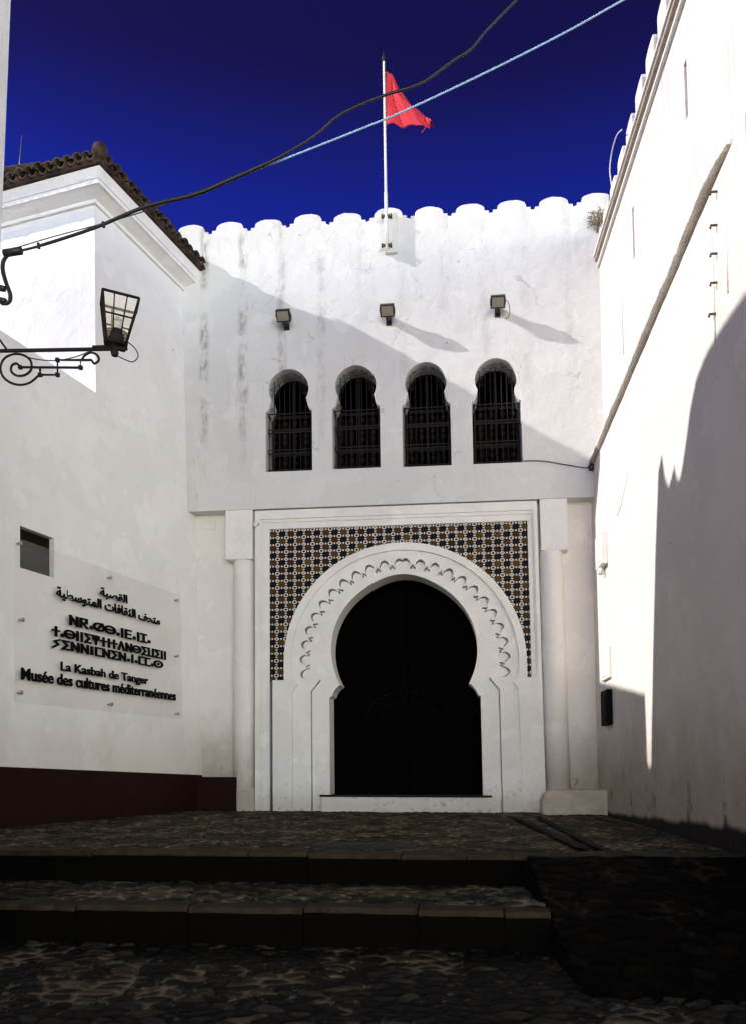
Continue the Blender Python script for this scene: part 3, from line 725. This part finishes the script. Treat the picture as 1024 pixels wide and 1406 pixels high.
m = MB(); m.box(wx0, wx0+.04, .085, .125, wz1, wz0); m.box(wx1-.04, wx1, .085, .125, wz1, wz0); m.box(wx0, wx1, .087, .123, wz1+.3, wz1+.34); m.build('window_frame', M['wood'], wv)

# antenna on the house roof
ax, ay = None, None
p = hit(26, 240, (0, -1.9, 0), (0, 1, 0)); 
an = tag(empty('antenna', (p.x, p.y, p.z)), 'thin whip antenna standing above the tiled roof edge at far left', 'antenna')
k_ = (p-CAM).length/1150
m = MB(); m.tube([(0, 0, -1.0), (0, 0, .02)], .02, 8); m.tube([(-.03, 0, .02), (.02, 0, .17*1)], .03, 8); m.build('mast', M['iron'], an)
m = MB(); m.tube([(0, 0, .05), (.01, 0, 10*k_), (.035, 0, 46*k_)], [.014, .012, .007], 6); m.build('whip', M['steel'], an)

# ---- museum sign
OFF = .045
corners = [LW(u, v, OFF) for u, v in ((22, 741), (248, 815), (251, 989), (19, 962))]
sx0 = (corners[0][0]+corners[3][0])/2; sx1 = (corners[1][0]+corners[2][0])/2; sz1 = (corners[0][1]+corners[1][1])/2; sz0 = (corners[2][1]+corners[3][1])/2
sign = tag(empty('museum_sign', LBASE+Euler(LROTE).to_matrix() @ Vector(((sx0+sx1)/2, 0, sz0)), LROTE),
           'large clear acrylic museum sign with black lettering in three scripts', 'sign')
ox, oz = (sx0+sx1)/2, sz0
def S(x, y, z): return (x-ox, y, z-oz)
m = MB(S); m.box(sx0, sx1, -OFF-.014, -OFF, sz0, sz1); m.build('plate', M['acrylic'], sign)
for (u, v) in ((27, 746), (30, 851), (28, 951), (151, 793), (243, 824), (243, 901), (244, 980), (152, 967)):
    x, z = LW(u, v, OFF); m = MB(S)
    x = min(max(x, sx0+.07), sx1-.07)
    m.tube([(x, 0, z), (x, -OFF-.018, z)], .014, 10); m.tube([(x, -OFF-.0145, z), (x, -OFF-.032, z)], .028, 12); m.build('standoff_bolt', M['steel'], sign)
def text_mesh(body, bold=.0):
    cu = bpy.data.curves.new('lettering', 'FONT'); cu.body = body; cu.offset = bold; cu.resolution_u = 3
    o = bpy.data.objects.new('lettering', cu); COL.objects.link(o)
    dg = bpy.context.evaluated_depsgraph_get(); dg.update(); me = bpy.data.meshes.new_from_object(o.evaluated_get(dg))
    co = np.array([v.co[:2] for v in me.vertices]); fs = [tuple(p.vertices) for p in me.polygons]
    bpy.data.objects.remove(o); bpy.data.curves.remove(cu); bpy.data.meshes.remove(me); return co, fs
def letters(co, fs, x0, x1, z0, z1, words=True):           # fitted into a box on the plate, one mesh for each word
    mn, mxx = co.min(0), co.max(0); k = np.array([(x1-x0)/(mxx[0]-mn[0]), (z1-z0)/(mxx[1]-mn[1])])
    q = (co-mn)*k+np.array([x0, z0]); ya, yb = -OFF-.030, -OFF-.0145
    iv = sorted((q[list(f), 0].min(), q[list(f), 0].max()) for f in fs); cuts = []; r = iv[0][1]
    for a_, b_ in iv:
        if words and a_-r > .055: cuts.append((a_+r)/2)
        r = max(r, b_)
    for g_ in range(len(cuts)+1):
        lo = cuts[g_-1] if g_ else -1e9; hi = cuts[g_] if g_ < len(cuts) else 1e9
        fw = [f for f in fs if lo <= q[list(f), 0].mean() < hi]
        if not fw: continue
        ids = sorted({i for f in fw for i in f}); mp = {i: j for j, i in enumerate(ids)}; n = len(ids)
        fw = [tuple(mp[i] for i in f) for f in fw]; m = MB(S); ed = {}
        for f in fw:
            for i in range(len(f)):
                e = (f[i], f[(i+1) % len(f)]); ed[tuple(sorted(e))] = ed.get(tuple(sorted(e)), [])+[e]
        m.add([(q[i, 0], ya, q[i, 1]) for i in ids]+[(q[i, 0], yb, q[i, 1]) for i in ids],
              fw+[tuple(i+n for i in f[::-1]) for f in fw]+[(e[0][1], e[0][0], e[0][0]+n, e[0][1]+n) for e in ed.values() if len(e) == 1])
        m.build('lettering', M['letter'], sign)
def line_box(lt, lb, rt, rb):                                # photo corners of a line of writing
    P = [LW(u, v, OFF+.02) for u, v in (lt, lb, rt, rb)]
    return (P[0][0]+P[1][0])/2, (P[2][0]+P[3][0])/2, (P[1][1]+P[3][1])/2, (P[0][1]+P[2][1])/2
q8 = lambda x, y: (x*.2539, 760+y*.2539)
ar1 = '\uFE94\uFE92\uFEBC\uFED8\uFEDF\uFE8D'
ar2 = '\uFE94\uFEF4\uFEC4\uFEB3\uFEEE\uFE98\uFEE4\uFEDF\uFE8D \uFE95\uFE8E\uFED3\uFE8E\uFED8\uFE9C\uFEDF\uFE8D \uFED2\uFEA4\uFE98\uFEE3'
letters(*text_mesh(ar1, .028), *line_box(q8(543, 182), q8(543, 240), q8(690, 222), q8(690, 280)))
letters(*text_mesh(ar2, .028), *line_box(q8(306, 182), q8(306, 240), q8(866, 335), q8(866, 408)))
letters(*text_mesh('La Kasbah de Tanger', .024), *line_box(q8(330, 578), q8(330, 645), q8(803, 672), q8(803, 722)))
letters(*text_mesh('Mus\u00e9e des cultures m\u00e9diterran\u00e9ennes', .024), *line_box(q8(117, 600), q8(117, 668), q8(952, 758), q8(952, 808)))
# the Tifinagh lines are drawn stroke by stroke: (width, strokes) on a unit-high cell
def circ(cx=.35, cy=.5, r=.42, n=14): return [(cx+r*math.cos(2*math.pi*k/n), cy+r*math.sin(2*math.pi*k/n)) for k in range(n+1)]
GL = {'.': (.22, [[(.11, .30), (.11, .12)]]), ' ': (.25, []), '|': (.20, [[(.1, 0), (.1, 1)]]),
      'N': (.62, [[(.06, 0), (.06, 1)], [(.06, 1), (.56, 0)], [(.56, 0), (.56, 1)]]),
      'Q': (.62, [[(.06, 0), (.06, 1), (.50, 1), (.50, .55), (.06, .5)], [(.2, .5), (.55, 0)]]),
      'S': (.76, [circ(), [(.62, .95), (.30, .35)]]), 'B': (.76, [circ(), [(.1, .5), (.6, .5)]]),
      'O': (.76, [circ(), [(.35, .56), (.35, .44)]]),
      'E': (.56, [[(.5, 1), (.06, 1), (.06, 0), (.5, 0)], [(.06, .5), (.45, .5)]]), 'I': (.52, [[(.04, 1), (.48, 1)], [(.26, 1), (.26, 0)], [(.04, 0), (.48, 0)]]),
      '+': (.50, [[(.25, 0), (.25, 1)], [(.02, .6), (.48, .6)]]), 'Z': (.56, [[(.52, 1), (.06, 1), (.40, .5), (.06, 0), (.52, 0)]]),
      'Y': (.62, [[(.31, 0), (.31, 1)], [(.05, 1), (.08, .62), (.31, .45), (.54, .62), (.57, 1)]]),
      'A': (.62, [[(.04, 0), (.31, 1), (.58, 0)]]), 'U': (.60, [[(.06, 1), (.06, 0), (.54, 0), (.54, 1)]]),
      'J': (.56, [[(.52, 1), (.16, .75), (.42, .4), (.04, 0)]]), ':': (.26, [[(.13, .95), (.13, .8)], [(.13, .55), (.13, .42)], [(.13, .18), (.13, .03)]]),
      '[': (.50, [[(.46, 1), (.06, 1), (.06, 0), (.46, 0)]])}
def tifinagh(s, t=.20):
    V, Fc = [], []; x = 0
    for ch in s:
        w, st = GL[ch]
        for pl_ in st:
            for a, b in zip(pl_[:-1], pl_[1:]):
                a, b = Vector((a[0]+x, a[1])), Vector((b[0]+x, b[1])); d = (b-a).normalized()*t/2; nn = Vector((-d.y, d.x))
                if ch in '.:': nn = nn*1.3
                o = len(V); V += [a-d-nn, b+d-nn, b+d+nn, a-d+nn]; Fc.append((o, o+1, o+2, o+3))
        x += w+.17
    return np.array([v[:] for v in V]), Fc
letters(*tifinagh('NQ.SB.|E.|I.'), *line_box(q8(374, 330), q8(374, 382), q8(815, 440), q8(815, 497)), words=False)
letters(*tifinagh('+.B||ZY+|+ANBZUZ||'), *line_box(q8(283, 385), q8(283, 440), q8(898, 530), q8(898, 582)), words=False)
letters(*tifinagh('JZNN:[NZN.|.[[.O'), *line_box(q8(280, 452), q8(280, 502), q8(884, 580), q8(884, 632)), words=False)

# ================================================================== RIGHT RAMPART (local x towards the viewer, y into the wall)
RD = Vector((-.0235, .9997, 0)); RROT = math.atan2(-RD.y, -RD.x)
RBASE = Vector((2.215, 0, 0)); Rn = Vector((RD.y, -RD.x, 0))
ramp_w = tag(empty('rampart_wall', RBASE, (0, 0, RROT)), 'tall white crenellated rampart with two ledges, sunlit above deep shade', 'wall')
Rinv = (Matrix.Translation(RBASE) @ Euler((0, 0, RROT)).to_matrix().to_4x4()).inverted()
def RWp(u, v, back=0.0): return hit(u, v, RBASE+Rn*back, Rn)
def RW(u, v, back=0.0): q = Rinv @ RWp(u, v, back); return q.x, q.z
SB = .20
ZR = 6.25
m = MB(); m.plate([(-.35, -1.3), (10.4, -1.3), (10.4, ZR+.19), (-.35, ZR)], [], 0, .9)
zt = 10.62; tp = []; pitch_ = .668; x = -.25; k = 0
while x < 9.9:
    j = random.uniform(-.02, .02); zz = zt+j-.0
    w_ = .43+random.uniform(-.02, .02)
    tp += [(x, zz-.66), (x+.005, zz-.07)]+[(x+.005+w_*(.5-.5*math.cos(math.pi*q/8)), zz-.07+.07*math.sin(math.pi*q/8)**.5+random.uniform(-.006, .006)) for q in range(1, 8)]+[(x+w_+.01, zz-.09), (x+w_+.015, zz-.66)]
    x += pitch_
sl1 = RW(941, 81, SB), RW(941, 166, SB); sl2 = RW(869, 282, SB), RW(869, 358, SB)
slits = []
for a, b in (sl1, sl2):
    xm = (a[0]+b[0])/2; slits.append([(xm-.055, b[1]), (xm+.055, b[1]), (xm+.055, a[1]), (xm-.055, a[1])])
m.plate([(-.35, ZR-.01), (10.4, ZR+.18), (10.4, zt-.66)]+tp[::-1]+[(-.35, zt-.66)], slits, SB, .9)
m.build('wall', M['rampart'], ramp_w)
for s_ in slits:
    q = MB(); q.box(s_[0][0]-.05, s_[1][0]+.05, SB+.12, SB+.16, s_[0][1]-.05, s_[2][1]+.05); q.build('arrow_slit', M['void'], ramp_w)
# half round ledge, its top flaked white, the shade of its underside painted brown
a = RW(815, 636); b = RW(998, 206)
pts = []
for q in range(41):
    f = q/40; pts.append((a[0]-.15+(b[0]-a[0]+.15)*f, .035+.004*math.sin(f*19), a[1]+.07+(b[1]-a[1])*f+.004*math.sin(f*31)))
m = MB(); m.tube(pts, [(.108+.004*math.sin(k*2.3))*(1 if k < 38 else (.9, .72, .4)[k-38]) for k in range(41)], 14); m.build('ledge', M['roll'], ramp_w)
# upper string course, two fillets
a = RW(824, 355, SB); b = RW(937, 0, SB)
sl_ = (b[1]-a[1])/(b[0]-a[0])
def course(x0, x1, zo, h, pr, mat, name):
    m = MB(); z0 = a[1]+(x0-a[0])*sl_+zo; z1 = a[1]+(x1-a[0])*sl_+zo
    m.plate([(x0, z0-h), (x1, z1-h), (x1, z1), (x0, z0)], [], SB-pr, SB+.02); m.build(name, mat, ramp_w)
course(-.1, 10.3, .10, .075, .085, M['ledge'], 'string_course'); course(-.1, 10.3, .145, .045, .11, M['lime'], 'string_course'); course(-.1, 10.3, -.04, .05, .05, M['lime'], 'string_course')
# painted-over conduits and hooks
for (u0, v0, u1, v1, bk) in ((851, 310, 848, 505, SB), (977, 318, 963, 500, 0), (996, 305, 992, 415, 0)):
    p, q = RW(u0, v0, bk), RW(u1, v1, bk); m = MB(); xm = p[0]
    m.tube([(xm, bk-.006, p[1]), (xm+.01, bk-.008, (p[1]+q[1])/2), (xm, bk-.006, q[1])], .011, 6); m.build('conduit', M['lime'], ramp_w)
for (u, v) in ((984, 263), (984, 309), (984, 348), (984, 388), (982, 431)):
    x, z = RW(u, v); m = MB(); m.tube([(x, .0, z), (x, -.06, z), (x, -.065, z-.03)], .012, 6); m.build('hook', M['rust'], ramp_w)
m = MB(); m.tube([(RW(862, 648)[0], -.004, RW(862, 648)[1]), (RW(852, 690)[0], -.004, RW(855, 690)[1]), (RW(847, 708)[0], -.004, RW(847, 708)[1])], .005, 5); m.build('conduit', M['lime'], ramp_w)

# boxes on the rampart near the corner
def wall_box(name, pix0, pix1, depth, mat, label, cat, parts=True):
    (xa, za), (xb, zb) = RW(*pix0), RW(*pix1); x0_, x1_ = sorted((xa, xb)); z0_, z1_ = sorted((za, zb)); x1_ = max(x1_, x0_+.2)
    base = RBASE+Euler((0, 0, RROT)).to_matrix() @ Vector(((x0_+x1_)/2, 0, z0_))
    r = tag(empty(name, base, (0, 0, RROT)), label, cat); hw = (x1_-x0_)/2; h = z1_-z0_
    m = MB(); m.box(-hw, hw, -depth, -.001, 0, h); b_ = m.build('casing', mat, r, bevel=.012)
    m = MB(); m.box(-hw*.8, hw*.8, -depth-.008, -depth+.002, h*.1, h*.9); m.build('lid', mat, r, bevel=.004)
    return r, hw, h
r, hw, h = wall_box('meter_box', (826, 784), (833, 728), .11, M['white_box'], 'white painted meter box on the sunlit rampart near the corner', 'meter box')
m = MB(); m.tube([(0, -.07, -.12), (0, -.07, -.02)], .05, 10); m.tube([(-.02, -.05, -.02), (0, -.06, .01)], .02, 8); m.build('conduit_end', M['lime'], r)
wall_box('junction_box', (829, 936), (838, 886), .05, M['white_box'], 'pale shallow box on the rampart just above the black intercom box', 'junction box')
wall_box('intercom_box', (833, 997), (840, 946), .10, M['black_box'], 'black narrow intercom box on the rampart below the sunlit patch', 'intercom')

# low masonry block in the corner
x0, x1 = fac(744, 1100, -.55)[0], fac(853, 1100, -.55)[0]; zt_ = fac(790, 1085, -.5)[1]; zb_ = -.1
bl = MB(); bl.plate([(x0, zb_), (x1, zb_), (x1, zt_+.01), (x0+.16, zt_), (x0+.05, zt_-.07), (x0, zt_-.2)], [], -.60, .02)
tag(bl.build('masonry_block', M['block'], bevel=.03), 'low whitewashed masonry block in the corner where facade meets rampart', 'bench')
# wire along the facade, junction lump in the corner
P = [(*fac(u, v, -.02), ) for u, v in ((716, 633), (745, 633), (775, 638), (800, 642), (812, 642))]
m = MB(); m.tube(smooth_path([(x, -.02, z) for x, z in P], 4), .009, 6)
m.lathe([(.05, -.06), (.08, 0), (.04, .06)], P[-1][0], -.06, 8)
for i in range(len(m.v)-24, len(m.v)): m.v[i] = (m.v[i][0], m.v[i][1], m.v[i][2]+P[-1][1])
tag(m.build('wall_wire', M['cable']), 'thin dark wire running from the last window to the corner', 'wire')
# hose looped over the rampart top, dry weeds in the corner
pts = [RWp(u, v, SB-.1) for u, v in ((853, 178), (846, 186), (840, 205), (836.5, 230), (838, 248), (841, 268))]
m = MB(); m.tube(smooth_path(pts, 5), .009, 8)
tag(m.build('loose_cable', M['white_box']), 'thin white cable looped over the top of the rampart', 'cable')
wx_, wz_ = fac(820, 300, -.12)
root = tag(empty('dry_weed', (wx_, -.12, wz_)), 'clump of dry brown weeds growing in the corner below the parapet', 'weed')
m = MB()
for k in range(220):
    a, e, l = random.uniform(0, 2*math.pi), random.uniform(-.9, 1.2), random.uniform(.03, .13)
    p = Vector((random.uniform(-.14, .10), random.uniform(-.05, .05), random.uniform(-.14, .14))); d = Vector((math.cos(a)*math.cos(e), math.sin(a)*math.cos(e)*.4, math.sin(e)))
    s = d.cross(Vector((.3, 1, .2))).normalized()*random.uniform(.004, .014)
    m.add([p, p+d*l*.5+s, p+d*l, p+d*l*.5-s], [(0, 1, 2, 3)])
m.build('foliage', M['weed'], root)
m = MB(); m.tube([(0, .1, -.2), (.02, .02, -.05), (0, -.02, .05)], .02, 6); m.build('stem', M['weed'], root)

# ================================================================== NEIGHBOURING HOUSE, at the left edge and out of frame
# its stepped parapet is where the shade on the rampart comes from
nh = tag(empty('neighbouring_house', (-3.6, -9.9, -.6)), 'white house wall whose edge shows at the far left of the view', 'house')
XW = -.6175*(15-9.55)+.012
m = MB(); NB = (-3.6, -9.9, -.6)
loc = lambda x, y, z: (x-NB[0], y-NB[1], z-NB[2])
def nbx(fn): return MB(fn)
xe = hit(3.0, 300, (0, -9.62, 0), (0, 1, 0)).x
m = MB(loc); m.prism([(xe-.16, -17.5), (xe, -9.62), (xe-2.0, -10.4), (xe-2.0, -17.5)], -.9, 10.6)
m.build('wall', M['house'], nh)
shade = [(893.5, 1050), (894, 1000), (896, 890), (899, 760), (903, 648), (908, 623), (912, 655), (917.5, 668), (921, 656), (925, 638), (928, 655), (932.5, 658), (936, 640), (941, 606), (947, 560), (955, 520), (968, 487), (985, 457), (1004, 428), (1024, 400), (1060, 372), (1140, 330)]
Bp = []
for (u, v) in shade:
    p = RWp(u, v); s = (p.x+6.1)/SUN.x; q = p-SUN*s; Bp.append((q.y, q.z))
ex = Vector((SUN.x, SUN.y, 0)).normalized()*-2.2
poly = [(Bp[0][0], -.9)]+Bp+[(Bp[-1][0]-.3, -.9)]
n = len(poly); tri = tessellate_polygon([[Vector((a, b, 0)) for a, b in poly]])
m = MB(loc); m.add([(-6.1, a, b) for a, b in poly]+[(-6.1+ex.x, a+ex.y, b) for a, b in poly],
                   [tuple(q) for q in tri]+[tuple(i+n for i in q[::-1]) for q in tri]+[(i, (i+1) % n, n+(i+1) % n, n+i) for i in range(n)])
m.build('rear_wall', M['house'], nh)

# ---- street lantern on the neighbour's wall (plane y = -9.8)
YLm = -9.80
def lp(u, v, dy=0): p = hit(u, v, (0, YLm+dy, 0), (0, 1, 0)); return p
b0 = lp(0, 483)
lam = tag(empty('street_lantern', b0), 'black iron wall lantern on a scrolled bracket arm', 'lamp')
q = lambda x, y: (x*.2988, 180+y*.2988)
toL = lambda p: Vector(p)-b0
pth = lambda l: [toL(lp(*q(*a))) for a in l]
wallx = xe-b0.x
m = MB(); m.tube([Vector((wallx-.05, 0, 0))]+pth([(10, 1010), (585, 1000)]), .0135, 8)
m.tube(pth([(430, 997), (520, 994), (560, 998)]), .018, 8)
m.tube([Vector((wallx-.03, 0, toL(lp(0, 440))[2])), Vector((wallx-.03, 0, toL(lp(0, 540))[2]))], .016, 6)
m.tube(pth([(-25, 930), (5, 965), (30, 1000)]), .008, 6)
arm = m.build('bracket_arm', M['iron'], lam)
m = MB(); r_ = .0085
m.tube(smooth_path(pth([(95, 1085), (78, 1068), (56, 1078), (54, 1105), (80, 1124), (118, 1120), (145, 1095), (142, 1055), (110, 1030), (65, 1025), (22, 1045), (4, 1085), (14, 1125), (48, 1155), (95, 1166), (140, 1155), (180, 1122)]), 5), r_, 6)
m.tube(pth([(95, 1085), (372, 1087), (372, 1052), (266, 1052), (266, 1120), (186, 1120), (186, 1088)]), r_, 6)
m.tube(smooth_path(pth([(422, 1052), (436, 1068), (456, 1052), (446, 1028), (418, 1018), (388, 1034), (378, 1055)]), 5), r_, 6)
m.tube(pth([(418, 1018), (416, 1000)]), r_, 6); m.tube(pth([(372, 1052), (422, 1052)]), r_, 6)
for a in ((266, 1120), (266, 1052), (372, 1087), (186, 1120), (95, 1085)):
    c = toL(lp(*q(*a))); m.box(c.x-.012, c.x+.012, c.y-.012, c.y+.012, c.z-.012, c.z+.012)
m.build('scrollwork', M['iron'], lam)
m = MB(); m.tube(smooth_path(pth([(590, 970), (622, 998), (636, 1035), (612, 1060), (575, 1050), (540, 1032)]), 5), .004, 5)
m.tube(smooth_path(pth([(70, 1018), (150, 1045), (250, 1055), (340, 1040), (410, 1014)]), 5), .004, 5); m.build('wire', M['cable'], lam)
# lantern body: open topped square frame widening upwards, turned and leaning a little
cb = toL(lp(159, 474)); ct = toL(lp(163, 404)); H = (ct-cb).length*.84
RL = Matrix.Translation(cb) @ Euler((R_(2), R_(5), 0)).to_matrix().to_4x4() @ Matrix.Rotation(R_(28), 4, 'Z')
def lf(x, y, z): return tuple(RL @ Vector((x, y, z)))
hb, ht = .062, .116
rad_at = lambda z: hb+(ht-hb)*z/H
body = MB(lf)
for sa, sb in ((1, 1), (1, -1), (-1, 1), (-1, -1)): body.tube([(sa*hb, sb*hb, 0), (sa*ht, sb*ht, H)], .0075, 6)
for zz, rr in ((0.0, .009), (H, .0095), (H*.56, .006)):
    a = rad_at(zz); c4 = [(a, a), (-a, a), (-a, -a), (a, -a)]
    for k in range(4): body.tube([(*c4[k], zz), (*c4[(k+1) % 4], zz)], rr, 6)
for f_ in (-.36, .36):
    for k in range(4):
        R4 = Matrix.Rotation(k*math.pi/2, 3, 'Z')
        p0 = R4 @ Vector((f_*hb*1, hb, 0)); p1 = R4 @ Vector((f_*ht, ht, H)); body.tube([p0, p1], .0045, 5)
fr_o = body.build('lantern_frame', M['iron'], lam)
m = MB(lf); m.lathe([(.02, -.075), (.028, -.05), (.018, -.04), (.05, -.012), (.078, 0), (.080, .03), (.078, .085), (.045, .105), (.0, .11)], 0, 0, 16); m.build('lamp_holder', M['iron'], fr_o)
m = MB(lf); m.lathe([(.018, .10), (.022, .115), (.036, .135), (.034, .17), (.012, .195), (.001, .197)], 0, 0, 14); m.build('bulb', M['bulb'], fr_o)
for k in range(4):
    R4 = Matrix.Rotation(k*math.pi/2, 3, 'Z'); a, b = hb-.004, ht-.004
    m = MB(lf); m.add([R4 @ Vector(p) for p in ((-a, a, .01), (a, a, .01), (b, b, H-.01), (-b, b, H-.01))], [(0, 1, 2, 3)]); m.build('glass_pane', M['lampglass'], fr_o)

# ---- overhead cables from the neighbour's wall across to the rampart
YC = -9.6
cp = lambda u, v, dy=0: hit(u, v, (0, YC+dy, 0), (0, 1, 0))
blk = [cp(u, v) for u, v in ((10, 347), (30, 344), (60, 336), (130, 313), (200, 284), (268, 267), (318, 246), (350, 232), (385, 215), (430, 188), (460, 162), (490, 146), (530, 130), (560, 121), (585, 110), (620, 84), (645, 68), (665, 44), (690, 18), (712, -4), (820, -110), (1000, -250))]
m = MB(); sp_ = smooth_path(blk, 5); m.tube(sp_, [.0085 if i < 10 else .011+.004*math.exp(-((i-27)/9)**2) if i < 38 else .0095 for i in range(len(sp_))], 8)
r = m.build('overhead_cable', M['cable']); tag(r, 'thick black wavy cable bundle slung across the sky in front of the flag', 'cable', 'overhead cables')
m = MB(); m.tube([cp(6, 348), cp(30, 344)], .028, 10); m.build('cable_sleeve', M['cable'], r)
m = MB()
for dy, o_ in ((0, 0), (.03, 3)):
    m.tube(smooth_path([cp(u+o_, v, dy) for u, v in ((12, 348), (4, 358), (3, 372), (8, 390), (13, 404), (12, 414), (4, 418), (-3, 410))], 5), .008, 6)
for u, v in ((53, 337), (142, 308)): m.tube([cp(u, v-3), cp(u+1, v+4)], .012, 6)
m.tube(smooth_path([cp(u, v) for u, v in ((8, 345), (70, 326), (160, 302), (230, 280))], 4), .004, 5)
for u, v in ((3, 395), (4, 412)): m.tube([cp(u-4, v), cp(u+4, v+2)], .022, 6)
m.build('drop_wire', M['cable'], r)
blu = [cp(u, v, .03) for u, v in ((200, 282), (268, 265), (345, 236), (420, 207), (525, 165), (605, 129), (700, 83), (780, 42), (855, 0), (960, -56), (1075, -118))]
m = MB(); m.tube(smooth_path(blu, 5), .0068, 8); tag(m.build('overhead_cable', M['cable_blue']), 'straight pale blue cable crossing the sky below the black one', 'cable', 'overhead cables')
